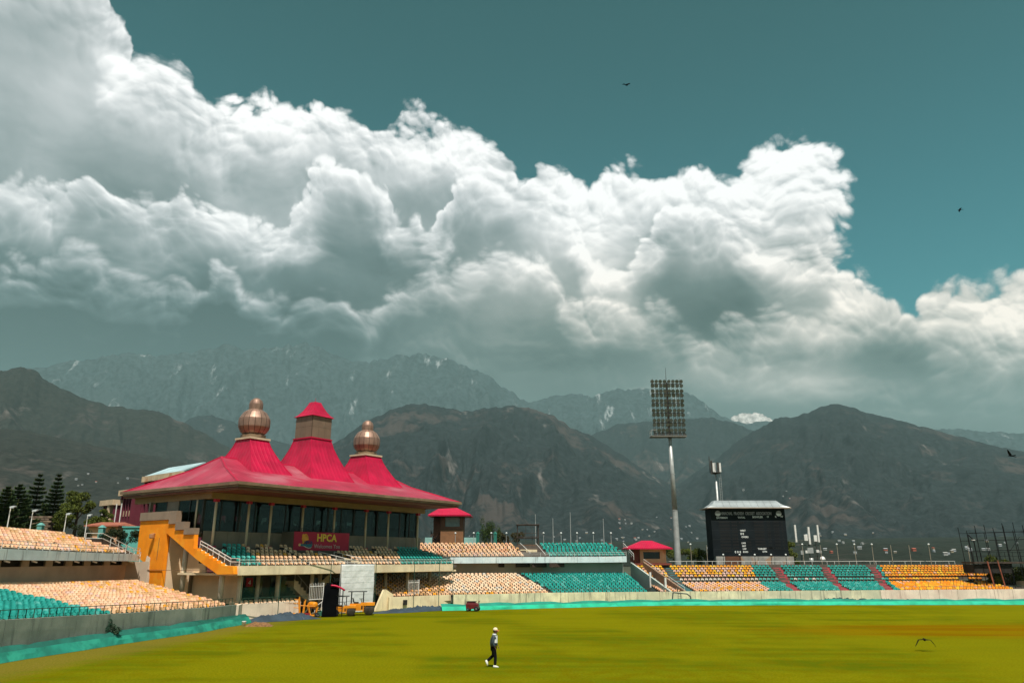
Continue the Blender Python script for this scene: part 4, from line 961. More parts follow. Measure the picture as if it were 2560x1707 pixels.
LG=mat('lamp_glass',(.16,.17,.18),.15,.1,spec=.7);lme=lm.mesh('lamp',[FRM,LG])
for r in range(6):
    for x in np.linspace(X0,X1,8):
        for dz in (-.36,.34):
            o=link('lamp',lme,fm,(x+rnd.uniform(-.03,.03),-.28,23.9+1.56*r+dz));o.rotation_euler=(R(-68),0,rnd.uniform(-.35,.35))
# ------------------------------------------------------------ telecom mast behind the scoreboard
cmm=thing('telecom_mast','slim telecom mast with white panel antennas behind the scoreboard','mast',(36.8,135,0))
k=MB();k.tube((0,0,-.5),(0,0,20.2),.24,.17,12);k.build('pole',STEEL,cmm,True)
k=MB()
for i in range(44): k.tube((.5,-.25,8+i*.28),(.85,-.25,8+i*.28),.018,n=4)
k.tube((.5,-.25,7),(.5,-.25,20.2),.03,n=4);k.tube((.85,-.25,7),(.85,-.25,20.2),.03,n=4);k.build('ladder',STEEL,cmm)
k=MB();k.lathe([(.5,0),(.9,.15),(.9,.25)],10,(0,0,19.7));k.build('head_frame',FRM,cmm)
for i,(dx,dy,z0,z1,m) in enumerate(((-.75,-.4,19.6,22.0,FRM),(-.45,-.6,20.0,21.6,WHITE),(.35,-.6,19.8,21.7,FRM),(.75,-.5,20.0,21.6,WHITE),(.1,.5,20.,21.8,STEEL),(-.9,.3,20,22.9,FRM))):
    k=MB();w=.16 if z1<22.5 else .05;k.box(dx-w,dx+w,dy-.08,dy+.08,z0,z1);k.build('panel_antenna',m,cmm)
# ------------------------------------------------------------ scoreboard
sb=thing('scoreboard','large black manual cricket scoreboard under a curved silver roof','scoreboard',(34.85,112,0))
BLK=mat('scoreboard_black',(.011,.015,.018),.8,.25,.5,spec=.1);SLOT=mat('slot_black',(.003,.003,.003),.7)
k=MB();k.box(-5.5,5.45,0,3.2,5.35,12.15);k.build('board',BLK,sb)
k=MB();k.ext([(-5.5,0,5.35),(-5.5,0,7.2),(-6.1,2.6,5.0),(-6.1,2.6,4.2),(-5.5,0,4.2)],(.2,.1,0));k.build('side_wing',BLK,sb)
for z in (6.35,7.7,9.0,10.3):
    k=MB();k.box(-5.49,5.44,-.012,0.,z,z+.02);k.build('board_joint',mat('board_joint_grey',(.035,.04,.045),.6),sb)
def slots(x0,x1,n,rowsz,h=.26):
    w=(x1-x0)/n
    for z in rowsz:
        for i in range(n):
            k=MB();k.box(x0+i*w+.03,x0+(i+1)*w-.03,-.02,-.001,z,z+h);k.build('number_slot',SLOT,sb)
RZs=[10.05-.46*i for i in range(9)]
for z in RZs+[5.92]:
    for a,c in ((-4.35,-2.85),(.75,2.2)):
        if z<6.2 and a>0: continue
        k=MB();k.box(a,c,-.02,-.001,z,z+.26);k.build('name_slot',SLOT,sb)
slots(-2.55,-1.7,3,RZs);slots(2.65,3.15,2,RZs);slots(3.6,4.45,3,RZs);slots(4.75,5.0,1,RZs);slots(-1.45,-.65,3,[10.0]);slots(-.5,.15,3,[7.2,6.8,6.4,5.95]);slots(2.2,3.4,5,[6.4])
WT=mat('white_board_lettering',(.72,.74,.72),.5,.05);GT=mat('grey_board_lettering',(.26,.27,.27),.5,.1)
def sbt(txt,size,x,z,m=WT,bold=.012,sx=1.):
    me=text_mesh(txt,size,'lettering',bold=bold);me.materials.clear();me.materials.append(m);o=link('lettering',me,sb,(x,-.03,z));o.rotation_euler=(math.pi/2,0,0);o.scale=(sx,1,1)
sbt('HIMACHAL  PRADESH  CRICKET  ASSOCIATION',.60,-4.05,11.22,GT,.02,.585)
for t,x,z,s in (('BATSMAN',-4.7,10.68,.36),('TOTAL',-1.55,10.72,.34),('BOWLER',.62,10.78,.38),('O',2.75,10.83,.36),('R',3.95,10.83,.36),('W',4.75,10.85,.36),('WKT',-1.35,8.85,.34),('OVERS',-1.25,7.95,.34),('LWS',-1.3,7.1,.30),('RRT',-1.25,6.68,.30),('LMF',-1.2,6.28,.30),('RWD',-1.2,5.85,.32),('TARGET',1.0,6.28,.34),('DTN',1.65,5.9,.30)): sbt(t,s,x,z)
def digit(x,z,h=.17):
    k=MB();k.ext([(x+.10*math.cos(a),-.03,z+h*math.sin(a)) for a in np.linspace(0,2*math.pi,12,endpoint=False)],(0,.02,0));k.build('numeral_plate',WT,sb)
    k=MB();k.ext([(x+.03*math.cos(a),-.034,z+h*.5*math.sin(a)) for a in np.linspace(0,2*math.pi,8,endpoint=False)],(0,.004,0));k.build('numeral',SLOT,sb)
for x,z in ((-1.25,8.52),(-.95,8.52),(-2.3,5.95),(-1.95,5.95),(-1.6,5.95)): digit(x,z)
for x in (-4.45,4.55):
    k=MB();k.ext([(x+.40*math.cos(a),-.03,11.42+.40*math.sin(a)) for a in np.linspace(math.pi,2*math.pi,14)],(0,.02,0));k.build('round_emblem',WT,sb)
    k=MB();k.ext([(x+.40*math.cos(a),-.03,11.425+.40*math.sin(a)) for a in np.linspace(0,math.pi,14)],(0,.02,0));k.build('round_emblem',GT,sb)
SILV=mat('silver_sheet',(.55,.58,.59),.35,.12,.6,metal=.6)
def rprof(x): # curved hip
    return x
for i in range(9):
    a=-4.6+9.2*i/9;c=-4.6+9.2*(i+1)/9;k=MB();pr=[(-.75,12.25),(-.35,12.45),(.15,12.85),(.8,13.35),(2.4,13.35),(3.9,12.25)]
    k.grid(lambda u,v:(a+.015+(c-a-.03)*u,pr[round(v*5)][0],pr[round(v*5)][1]),1,5);k.build('roof_sheet',SILV,sb,True)
for sg in (-1,1):
    k=MB();pr=[(6.15,12.25),(5.6,12.42),(5.0,12.85),(4.6,13.35)]
    yy=[(-.75,3.9),(-.55,3.4),(.15,2.9),(.8,2.4)]
    for j in range(3): k.face([(sg*pr[j][0],yy[j][0],pr[j][1]),(sg*pr[j+1][0],yy[j+1][0],pr[j+1][1]),(sg*pr[j+1][0],yy[j+1][1],pr[j+1][1]),(sg*pr[j][0],yy[j][1],pr[j][1])])
    k.face([(sg*6.15,-.75,12.25),(sg*5.6,-.55,12.42),(sg*4.6,-.45,12.42),(sg*4.6,-.75,12.25)]);k.face([(sg*5.6,-.55,12.42),(sg*5.,.15,12.85),(sg*4.6,.8,13.35),(sg*4.6,.15,12.85),(sg*4.6,-.35,12.45)])
    k.build('roof_hip',SILV,sb)
k=MB();k.box(-6.2,6.2,-.8,3.95,12.13,12.25);k.build('roof_eave',mat('rust_eave',(.42,.33,.26),.6),sb)
for i,(x0,x1,m) in enumerate(((-5.2,-3.9,'a'),(-3.9,-1.6,'b'),(-1.6,.9,'a'),(.9,3.3,'a'),(3.3,6.1,'a'))):
    k=MB();k.box(x0+.02,x1-.02,-.1,.0,3.9,5.34);k.build('skirt_panel',mat('rusty_tin',(.36,.34,.31),.6,.25,.8,(.40,.25,.16),.7,(.55,.65),metal=.2) if m=='a' else mat('brown_louvre',(.12,.05,.025),.7),sb)
# ------------------------------------------------------------ lamp posts, flag poles
lpn=0
def lamp_post(x,y,z,h,label,m,head,group,lean=0.,arm=.3,cut=None):
    t=thing('lamp_post',label,'lamp post',(x,y,z),0,group)
    k=MB();k.tube((0,0,-.8),(0,0,h),.05,.035,6)
    if arm>.0: k.tube((0,0,h),(arm,-.1,h+.08),.03,n=5)
    k.build('post',m,t)
    if head=='globe': MB().lathe([(.03,-.12),(.12,-.08),(.14,0),(.1,.1),(.02,.13)],10,(0,0,h+.1)).build('lamp_head',WT,t,True)
    elif head=='flood':
        k=MB();k.loft([[(arm-.16,-.28,h+.0),(arm+.16,-.28,h+.0),(arm+.16,.06,h+.12),(arm-.16,.06,h+.12)],[(arm-.19,-.24,h+.12),(arm+.19,-.24,h+.12),(arm+.14,.06,h+.2),(arm-.14,.06,h+.2)]]);k.build('lamp_head',STEEL,t)
    return t
ORD=['leftmost','second','third','rightmost']
for i,(u,v0,v1) in enumerate(((18,1316,1270),(75,1320,1279),(160,1326,1287),(213,1330,1290))):
    p=at(u,v0,60+4*i);q=at(u,v1,60+4*i);lamp_post(p.x,p.y,p.z-.3,q.z-p.z+.3,'white floodlit post behind the upper left seats, %s of four'%ORD[i],WHITE,'flood','white posts behind the left stand',arm=.25)
us=(1138,1184,1228,1266,1359,1403,1443,1484,1528)
names=['nearest the brown watch hut','left of the feathery green tree','right of the feathery green tree','left of the steel viewing platform','right of the steel viewing platform','between the second and third flagpoles','right of the tallest flagpole','left of the rightmost flagpole','right of the rightmost flagpole']
for u,nm in zip(us,names):
    p=at(u,1356,108);q=at(u,1334,108);lamp_post(p.x,p.y,p.z-.4,q.z-p.z+.4,'thin pale lamp post above the middle stand, %s'%nm,STEEL,'globe','thin lamp posts above the middle stand',arm=0)
for i,u in enumerate((1810,1851,1889,1930,1967)):
    p=at(u,1412,109);q=at(u,1388,109);lamp_post(p.x,p.y,p.z-.3,q.z-p.z+.3,'dark lamp post with white head before the scoreboard, number %s from the left'%['one','two','three','four','five'][i],BLACKM,'globe','dark lamp posts before the scoreboard',arm=0)
rs_=[(1729,'just right of the floodlight mast'),(1769,'by the left edge of the scoreboard'),(2010,'beside the antenna cluster'),(2055,'right of the antenna cluster'),(2097,'first after the antenna cluster pair'),(2141,'above the third pink aisle'),(2185,'above the right teal block'),(2232,'left end of the orange block'),(2278,'over the orange seats, left of the white headed one'),(2328,'with a white head over the orange seats'),(2426,'next to the bent black lamp')]
for u,nm in rs_:
    p=at(u,1404,110);q=at(u,1362,110);lamp_post(p.x,p.y,p.z-.3,q.z-p.z+.3,'slim pole on the right stand, %s'%nm,mat('weathered_pole',(.34,.29,.22),.7,.2,2),'globe' if u in(1729,2097,2141,2185,2328,2010) else '','slim poles along the right stand',arm=0)
p=at(2446,1404,108);t=thing('lamp_post','bent black lamp post at the end of the orange seats','lamp post',(p.x,p.y,p.z-.4));k=MB();k.pipe([(0,0,-.6),(-.15,0,3.4),(-1.0,-.2,4.1)],.07,6);k.build('post',BLACKM,t);k=MB();k.box(-.45,-.1,-.3,.0,3.3,3.4);k.build('lamp_head',WHITE,t)
for u,vt,nm in ((1339,1287,'leftmost of four'),(1383,1297,'second of four'),(1427,1282,'tallest of four'),(1510,1298,'rightmost of four')):
    p=at(u,1358,110);q=at(u,vt,110);t=MB();t.tube((0,0,-.6),(0,0,q.z-p.z),.07,.035,6);t.lathe([(.05,0),(.07,.05),(.02,.1)],8,(0,0,q.z-p.z));o=t.build('flagpole',STEEL,None,loc=(p.x,p.y,p.z));tag(o,'bare grey flagpole behind the teal upper seats, %s'%nm,'flagpole','flagpoles behind the teal upper seats')
# ------------------------------------------------------------ antenna cluster
ac=thing('antenna_cluster','cluster of white telecom panels and radio boxes right of the scoreboard','antenna',(44.3,115,4))
for nm,x0,x1,z0,z1,m in (('panel_antenna',-1.75,-1.5,3.4,5.9,WHITE),('panel_antenna',.25,.52,3.1,5.6,WHITE),('panel_antenna',1.65,1.88,3.4,5.9,WHITE),('radio_box',-.4,.1,3.6,4.5,WHITE),('radio_box',1.05,1.5,3.5,4.4,WHITE),('radio_box',-.1,.75,1.8,2.6,STEEL),('radio_box',-1.15,-.75,1.6,2.2,STEEL),('radio_box',1.2,1.55,1.9,2.3,WHITE),('radio_box',-.45,-.15,1.8,2.2,WHITE)):
    k=MB();k.box(x0,x1,-.15,.15,z0,z1);k.build(nm,m,ac)
k=MB()
for x in (-1.0,.3,1.4): k.tube((x,.25,-1),(x,.25,3.7),.05,n=5)
k.tube((-1.6,.25,3.6),(1.8,.25,3.6),.04,n=5);k.tube((-1.6,.25,3.0),(1.8,.25,3.0),.04,n=5);k.build('support_frame',FRM,ac)
k=MB();k.lathe([(.05,0),(.3,.06),(.42,.18)],14);o=k.build('dish',WHITE,ac,True,loc=(1.95,-.1,.9));o.rotation_euler=(R(75),R(20),0)
k=MB();k.lathe([(.3,0),(.3,.8)],12,(.35,0,.3));k.build('canister',STEEL,ac,True)
# ------------------------------------------------------------ huts
def hip_roof(x0,x1,y0,y1,z0,z1,rx0,rx1,ry,m=0,th=.14):
    k=MB();a=[(x0,y0,z0),(x1,y0,z0),(x1,y1,z0),(x0,y1,z0)];r0,r1=(rx0,ry,z1),(rx1,ry,z1)
    k.face([a[0],a[1],r1,r0],0);k.face([a[1],a[2],r1],1);k.face([a[2],a[3],r0,r1],0);k.face([a[3],a[0],r0],1);k.box(x0,x1,y0,y1,z0-th,z0-.004,0);return k
HX=mat('hut_roof_sheet',(.48,.005,.045),.45,.1,.6,rib=(0,.25,.03));HY=mat('hut_hip_sheet',(.48,.005,.045),.45,.1,.6,rib=(1,.25,.03))
h=thing('booth','peach walled booth with crimson hip roof and dark window between the far stands','hut',(18.75,104,4.45))
PEA=mat('peach_wall',(.66,.36,.22),.8,.14,.8,(.60,.25,.13),.5,(.55,.65),streak=.3,sc3=(.45,.14,.07));MAR=mat('maroon_side_wall',(.22,.05,.035),.8,.15)
k=MB();k.box(-1.45,2.05,0,3,0,.55);k.box(-1.45,-1.0,0,3,.55,1.45);k.box(1.25,2.05,0,3,.55,1.45);k.box(-1.45,2.05,0,3,1.45,1.85);k.build('wall',PEA,h)
k=MB();k.box(-2.35,-1.46,.3,3,-.3,1.85);k.build('side_wall',MAR,h);k=MB();k.box(-1.,1.25,.35,.4,.55,1.45);k.build('window',WINDOW,h)
hip_roof(-3.3,2.85,-.9,3.9,1.92,2.95,-.95,.5,1.5).build('roof',[HX,HY],h)
k=MB();k.box(-2.3,2.7,-.25,3.1,-.25,-.02);k.build('floor_slab',MAR,h)
h=thing('watch_hut','brown timber watch hut with crimson hip roof beside the pavilion','hut',(-9.3,112,7.0))
BRW=mat('brown_timber',(.17,.075,.045),.7,.2,1.2);BR2=mat('rusty_brown_sheet',(.25,.115,.05),.7,.2,.8)
k=MB();k.box(-1.2,2.15,0,3.5,-.6,2.1);k.build('lower_wall',BR2,h)
k=MB();k.box(-1.2,2.15,0.05,3.5,2.12,2.55);k.box(-1.2,-.55,.05,3.5,2.55,4.0);k.box(1.6,2.15,.05,3.5,2.55,4.0);k.box(-2.5,2.15,.05,3.5,4.0,4.2);k.box(-2.5,-1.2,2.4,3.5,0.2,4.);k.build('wall',BRW,h)
k=MB();k.box(-.55,1.6,.3,.34,2.55,3.9);k.build('window',mat('pale_hut_glass',(.26,.33,.32),.1,.15,spec=.6),h)
hip_roof(-3.0,3.3,-1.0,4.4,4.2,5.35,-1.5,1.0,1.7,th=.2).build('roof',[HX,HY],h)
k=MB()
for i in range(8): k.box(-2.6+.22*i,-2.4+.22*i,.2,1.1,.5+.22*i,.56+.22*i)
k.tube((-2.7,.2,1.2),(-1.0,.2,3.0),.04);k.tube((-2.7,.2,.9),(-1.0,.2,2.7),.03);k.build('stair',BRW,h)
k=MB();k.tube((-2.6,.3,-.6),(-1.3,.3,1.8),.05);k.tube((-1.3,.3,-.6),(-2.6,.3,1.8),.05);k.tube((-2.6,.3,-.6),(-2.6,.3,2.),.06);k.build('brace',BLACKM,h)
for (u0,u1,v0,v1,lab) in ((1160,1193,1343,1357,'pale teal low wall right of the brown watch hut'),(1062,1080,1343,1357,'pale teal low wall left of the brown watch hut')):
    a=at(u0,v1,110);c=at(u1,v0,110);k=MB();k.box(0,c.x-a.x,0,.3,-.8,c.z-a.z);tag(k.build('low_wall',mat('pale_teal_paint',(.30,.52,.47),.7,.12,1.),None,loc=(a.x,110,a.z)),lab,'wall')
for u,lab in ((1194,'dark teal gatepost nearest the brown watch hut'),(1238,'dark teal gatepost right of the feathery tree')):
    a=at(u,1357,109);k=MB();k.box(-.22,.22,0,.4,-.5,1.3);k.lathe([(.3,1.3),(.05,1.6)],4,(0,.2,0));tag(k.build('gatepost',mat('dark_teal_paint',(.02,.16,.12),.7),None,loc=(a.x,109,a.z)),lab,'gatepost')
# ------------------------------------------------------------ steel viewing platform and scaffold
vp=thing('viewing_platform','rusty steel two level viewing platform behind the middle stand','platform',(2.2,106,6.2))
RUST=mat('dark_rusty_steel',(.06,.04,.03),.7,.3,2.)
k=MB()
for x in (-1.45,1.45):
    for y in (0,2.2): k.tube((x,y,-1.),(x,y,3.35),.06,n=5)
for x in (-.3,.6): k.tube((x,0,.0),(x,0,3.3),.03,n=4)
for z in (2.2,1.75): k.tube((-1.45,0,z),(1.45,0,z),.035,n=4)
k.build('frame',RUST,vp);k=MB();k.box(-1.6,1.6,-.2,2.4,3.3,3.42);k.build('roof_plate',RUST,vp);k=MB();k.box(-1.5,1.5,-.1,2.3,1.55,1.65);k.build('deck',RUST,vp);k=MB();k.box(-1.4,1.45,.0,.06,-.9,.7);k.build('lower_panel',mat('brown_plywood',(.15,.085,.05),.8),vp)
sf=thing('scaffold','bare black scaffold towering over the right end of the orange seats','scaffold',(63.5,102.,4.4))
k=MB();xs=[-2.4,-1.2,-.1,1.2,2.5,3.8,5.2,6.6]
for i,x in enumerate(xs):
    for y in (0,2.2): k.tube((x+.12*y,y,-4.2),(x-.35+.1*y,y,4.2+.6*math.sin(i*2.1+y)+.12*i),.045,n=4)
for z in (1.55,2.9,3.9):
    for y in (0,2.2): k.tube((-2.4,y,z),(6.8,y,z+.25),.04,n=4)
k.tube((2.5,0,1.5),(4.2,0,3.4),.035,n=4);k.tube((5.,0,1.5),(6.4,0,3.2),.035,n=4);k.build('tubes',BLACKM,sf)
k=MB();k.box(-2.6,7.,-.3,2.6,.0,.22);k.build('deck',RUST,sf)
k=MB();k.box(-2.6,2.4,.0,2.4,-1.2,-.1);k.build('dark_sheet',DARK,sf)
rl=rail([(-2.5,-.2,.2),(6.9,-.2,.3)],1.2,.025,1.1);rl.build('guard_rail',BLACKM,sf)
k=MB();k.tube((-1.0,-1.2,-3.2),(-1.4,-1.2,.3),.09,n=6);k.tube((.7,-.8,-3.6),(.2,-.8,.4),.08,n=6);k.build('rust_pole',mat('red_rust_pole',(.30,.09,.05),.7,.2,2),sf)
# ------------------------------------------------------------ maroon building
mbd=thing('college_building','maroon stepped building with cream fins and pale blue roof behind the pavilion','building',(-53.6,105,0),R(-40))
MRN=mat('maroon_paint',(.135,.020,.036),.75,.18,.4,(.16,.035,.048),.3,(.5,.65));CRM=mat('weathered_cream',(.62,.46,.30),.8,.15,.6,(.55,.30,.17),.5,(.55,.66),streak=.4,sc3=(.36,.17,.09));PBL=mat('pale_blue_tin',(.38,.52,.55),.5,.15,.5)
def block(x0,x1,y0,z1,nb,cols=()):
    k=MB();k.box(x0,x1,y0+.45,y0+9,0,z1);k.build('wall',MRN,mbd)
    k=MB();k.box(x0-.3,x1+.3,y0-.6,y0+9.3,z1,z1+.75);k.build('cornice',CRM,mbd)
    w=(x1-x0)/nb
    for i in range(nb+1):
        x=x0+w*i;k=MB();k.box(x-.09,x+.09,y0-.25,y0+.45,2,z1-.002);k.build('fin',MRN,mbd)
    for i in range(nb):
        x=x0+w*i
        for zz in (z1-2.9,z1-6.1):
            if zz<3: continue
            k=MB();k.box(x+.12,x+w-.12,y0-.1,y0+.44,zz,zz+.75);k.build('sunshade',CRM,mbd)
            k=MB();k.box(x+.16,x+w-.16,y0+.40,y0+.449,zz+.8,zz+2.5);k.build('window',WINDOW,mbd)
    for x in cols: k=MB();k.box(x-.35,x+.35,y0-.5,y0+.3,2,z1+.2);k.build('column',CRM,mbd)
block(-7.2,-3.4,0,12.3,4,(-4.6,));block(-3.3,.2,.8,13.6,4);block(.3,11.,2.2,15.4,9)
k=MB();k.ext([(.6,1.7,16.2),(11.,1.7,16.2),(11.,5.,17.7),(.6,5.,17.7)],(0,.15,-.1));k.build('tin_roof',PBL,mbd)
for x in (-6.7,-2.2,-.6): k=MB();k.tube((x,-.35,2),(x,-.35,12.4),.07,n=5);k.build('downpipe',WHITE,mbd)
an=at(352,1330,84);k=MB();k.box(0,3.6,0,2.,-3.5,1.9);k.box(-.1,3.7,-.1,2.1,1.9,2.05);tag(k.build('teal_shed',mat('teal_corrugated',(.12,.42,.38),.6,.12,.8,rib=(0,.22,.03)),None,loc=(an.x-2.,84,an.z-1.4)),'teal corrugated shed between the bushes and the orange wall','shed')
for i,(u,v,lab) in enumerate(((97,1322,'teal concrete gatepost before the stone wall'),(251,1328,'teal concrete gatepost before the red tiled lodge'))):
    a=at(u,v,80);k=MB();k.box(-.25,.25,0,.5,-2,.4);k.loft([[(-.31,-.06,.4),(.31,-.06,.4),(.31,.56,.4),(-.31,.56,.4)],[(-.08,.18,.66),(.08,.18,.66),(.08,.32,.66),(-.08,.32,.66)]]);tag(k.build('gatepost',mat('teal_post_paint',(.12,.33,.30),.7,.12),None,loc=(a.x,80,a.z)),lab,'gatepost')
lo=thing('lodge','small lodge with a red tiled roof behind the upper left seats','house',(-47.2,88,0));k=MB();k.box(-1.7,1.7,0,4,0,8.6);k.build('wall',PEA,lo);hip_roof(-2.,2.,-.5,4.5,8.7,9.15,-1.4,1.4,2.).build('roof',[mat('red_tile',(.32,.10,.06),.8,.2,2.)]*2,lo)
# stone retaining wall, course by course
sw=thing('stone_wall','brown rubble stone retaining wall below the pine trees','wall',(-62.5,92,0))
STN=[mat('wall_stone_%d'%i,c,.9,.2,2.) for i,c in enumerate(((.20,.145,.10),(.26,.19,.13),(.15,.105,.075)))]
k=MB();k.box(-6,6.6,.18,.9,0,9.85);k.build('mortar_core',mat('dark_mortar',(.07,.05,.038),.95),sw)
sms=[MB().loft([[(-.24,0,-.12),(.24,0,-.13),(.24,.2,-.13),(-.24,.2,-.12)],[(-.22,-.03,.0),(.25,-.02,.0),(.25,.2,.0),(-.22,.2,.0)],[(-.24,0,.12),(.22,0,.11),(.22,.2,.11),(-.24,.2,.12)]]).mesh('stone',STN[i]) for i in range(3)]
for j in range(10):
    for i in range(24): link('stone',sms[rnd.randrange(3)],sw,(-5.8+.52*i+(.26 if j%2 else 0),rnd.uniform(-.02,.03),7.45+.265*j),rnd.uniform(-.03,.03))
# ------------------------------------------------------------ trees
def leaf_cloud(clumps,n,size,seed,flat=.6):
    r=np.random.default_rng(seed);V=[];cs=np.array([c[:3] for c in clumps]);rs=np.array([c[3:6] for c in clumps],float)
    wt=rs.prod(1)**.66;wt/=wt.sum();idx=r.choice(len(clumps),n,p=wt)
    d=r.normal(size=(n,3));d/=np.linalg.norm(d,axis=1)[:,None];rad=r.uniform(.35,1.05,(n,1))**.6
    C=cs[idx]+d*rs[idx]*rad;a=r.normal(size=(n,3));a/=np.linalg.norm(a,axis=1)[:,None];b=np.cross(a,r.normal(size=(n,3)));b/=np.linalg.norm(b,axis=1)[:,None]
    s=size*r.uniform(.6,1.3,(n,1));a*=s;b*=s*flat
    V=np.stack([C-a,C-b*.9,C+a,C+b*.9],1).reshape(-1,3);return V,np.arange(4*n).reshape(n,4),idx
def tree(name,label,loc,h,clumps,n,size,cols,seed,trunk=.25,group=None,flat=.6):
    t=thing(name,label,'tree',loc,0,group);BK=mat('bark_brown',(.075,.05,.035),.95,.25,3.)
    k=MB();k.tube((0,0,-1.5),(0,0,h*.55),trunk,trunk*.5,8)
    for c in clumps[:9]: k.tube((0,0,h*.3),(c[0]*.8,c[1]*.8,c[2]),trunk*.35,trunk*.1,5)
    k.build('trunk',BK,t)
    V,F,idx=leaf_cloud(clumps,n,size,seed,flat)
    ms=[mat('leaf_%s_%d'%(name,i),c,.7,.25,1.5,spec=.2) for i,c in enumerate(cols)]
    o=link('crown',np_mesh('crown',V,F,ms,False,np.random.default_rng(seed+1).integers(0,len(cols),len(F))),t);return t
def norfolk(label,loc,h,w,seed,tiers=11,col=(.042,.068,.026)):
    t=thing('norfolk_pine',label,'tree',loc,0,'tiered pines behind the left stand');r=random.Random(seed)
    MB().tube((0,0,-2),(0,0,h),.20,.03,7).build('trunk',MATS['bark_brown'] if 'bark_brown' in MATS else mat('bark_brown',(.075,.05,.035),.95,.25,3.),t)
    V=[];
    for i in range(tiers):
        f=i/(tiers-1);z=h*(.04+.95*f)+r.uniform(-.05,.05);L=w*(1-f)**.8+.12;nb=9
        for j in range(nb):
            a=2*math.pi*(j+.5*(i%2))/nb+r.uniform(-.15,.15);dx,dy=math.cos(a),math.sin(a);LL=L*r.uniform(.62,1.15)
            ns=max(5,int(LL/.09))
            for q in range(ns):
                g=(q+.5)/ns;px,py=dx*LL*g,dy*LL*g;pz=z-.10*LL*g+.26*LL*g*g
                sl=.20+.20*(1-abs(2*g-1));
                for sgn in (-1,1):
                    nx,ny=-dy*sgn,dx*sgn;s=sl*r.uniform(.7,1.2)
                    V+=[(px,py,pz),(px+dx*.11,py+dy*.11,pz+.03),(px+dx*.14+nx*s,py+dy*.14+ny*s,pz+.10),(px+nx*s*.6,py+ny*s*.6,pz+.06)]
                V+=[(px,py,pz-.16),(px+dx*.14,py+dy*.14,pz-.10),(px+dx*.18,py+dy*.18,pz+.22),(px,py,pz+.16)]
    n=len(V)//4;ms=[mat('pine_needles_%d'%i,c,.75,.3,1.5,spec=.15) for i,c in enumerate((col,tuple(q*1.7 for q in col),(.07,.08,.022)))]
    link('crown',np_mesh('crown',V,np.arange(4*n).reshape(n,4),ms,False,np.random.default_rng(seed).choice(3,n,p=[.55,.3,.15])),t);return t
for i,(u,vt,vb,Y,w,lab) in enumerate(((0,1218,1330,88,2.2,'leftmost, cut by the frame edge'),(30,1212,1330,90,2.6,'broad dark one with drooping tiers'),(76,1187,1330,94,2.0,'taller one with dense crown'),(124,1188,1330,94,1.7,'slender one with open regular tiers'))):
    p=at(u,vb,Y);q=at(u,vt,Y);norfolk('tiered dark pine behind the upper left seats, %s'%lab,(p.x,p.y,p.z),q.z-p.z,w,11+i,15 if i==3 else 13)
def clumps(r,n,w,d,h0,h1,s): return [(r.uniform(-w,w),r.uniform(-d,d),r.uniform(h0,h1),r.uniform(.6,1.)*s,r.uniform(.6,1.)*s,r.uniform(.45,.8)*s) for _ in range(n)]
rr=random.Random(5)
p=at(186,1330,92);tree('broadleaf_tree','rounded olive green tree beside the slender tiered pine',(p.x,p.y,p.z),4.6,clumps(rr,16,1.05,1.0,2.6,4.7,.7),6500,.10,((.075,.095,.014),(.11,.13,.018),(.045,.06,.010)),3)
p=at(152,1330,90);tree('broadleaf_tree','dull olive bushy tree in front of the rounded tree',(p.x,p.y,p.z),3.,clumps(rr,14,.9,.9,.6,2.8,.7),5500,.10,((.055,.062,.014),(.075,.08,.018),(.03,.036,.010)),4)
p=at(240,1330,96);tree('broadleaf_tree','brown leafless looking shrub tree left of the maroon building',(p.x,p.y,p.z),2.5,clumps(rr,12,1.2,1.,.6,1.7,.6),3500,.10,((.075,.042,.025),(.05,.035,.018)),5)
p=at(258,1322,98);tree('broadleaf_tree','small bright green tree at the corner of the maroon building',(p.x,p.y,p.z),3.4,clumps(rr,9,.55,.5,.8,2.2,.5),2600,.09,((.035,.07,.012),(.022,.045,.01)),6)
for i,(u,v,w) in enumerate(((205,1330,1.),(275,1340,1.2),(320,1342,1.2))):
    p=at(u,v,76);tree('bush','dark clipped bush behind the upper left seats, %s'%(['left one by the lamp post','middle one by the teal gatepost','right one beside the teal shed'][i]),(p.x,p.y,p.z-1.2),1.6,clumps(rr,7,.7*w,.6,.7,1.7,.6),2600,.07,((.016,.026,.010),(.028,.040,.012)),7+i,.08,'clipped bushes behind the left stand')
p=at(1226,1357,114);tree('feathery_tree','feathery bright green tree behind the cream upper seats',(p.x,p.y,p.z-.5),3.6,[(rr.uniform(-1.5,1.5),rr.uniform(-.6,.6),1.2+rr.uniform(.2,2.6)*(1-abs(rr.uniform(-.5,.5))),.35,.35,1.0) for _ in range(22)],4600,.10,((.060,.095,.014),(.040,.070,.012),(.025,.042,.01)),12,.1,None,.3)
p=at(1275,1358,118);tree('thicket','olive brown thicket left of the steel viewing platform',(p.x,p.y,p.z-.5),2.,clumps(rr,10,2.2,.8,.6,2.1,.7),3000,.10,((.075,.06,.022),(.05,.045,.018)),13,.08)
p=at(1752,1406,116);tree('broadleaf_tree','dark autumn tinged tree between the floodlight mast and scoreboard',(p.x,p.y,p.z-1.),3.,clumps(rr,12,1.5,.8,.8,2.7,.7),4200,.10,((.030,.036,.010),(.06,.035,.012),(.09,.05,.01)),14,.12)
p=at(1690,1400,124);tree('broadleaf_tree','dark tree half hidden behind the floodlight mast',(p.x,p.y,p.z-1.),3.,clumps(rr,10,2.4,.8,.8,3.0,.7),3500,.10,((.020,.034,.012),(.035,.05,.014)),15,.12)
p=at(1980,1405,120);tree('broadleaf_tree','small green tree at the right edge of the scoreboard',(p.x,p.y,p.z-1.),3.,clumps(rr,8,.7,.6,.8,4.0,.7),2500,.10,((.030,.042,.014),(.02,.03,.012)),16,.12)
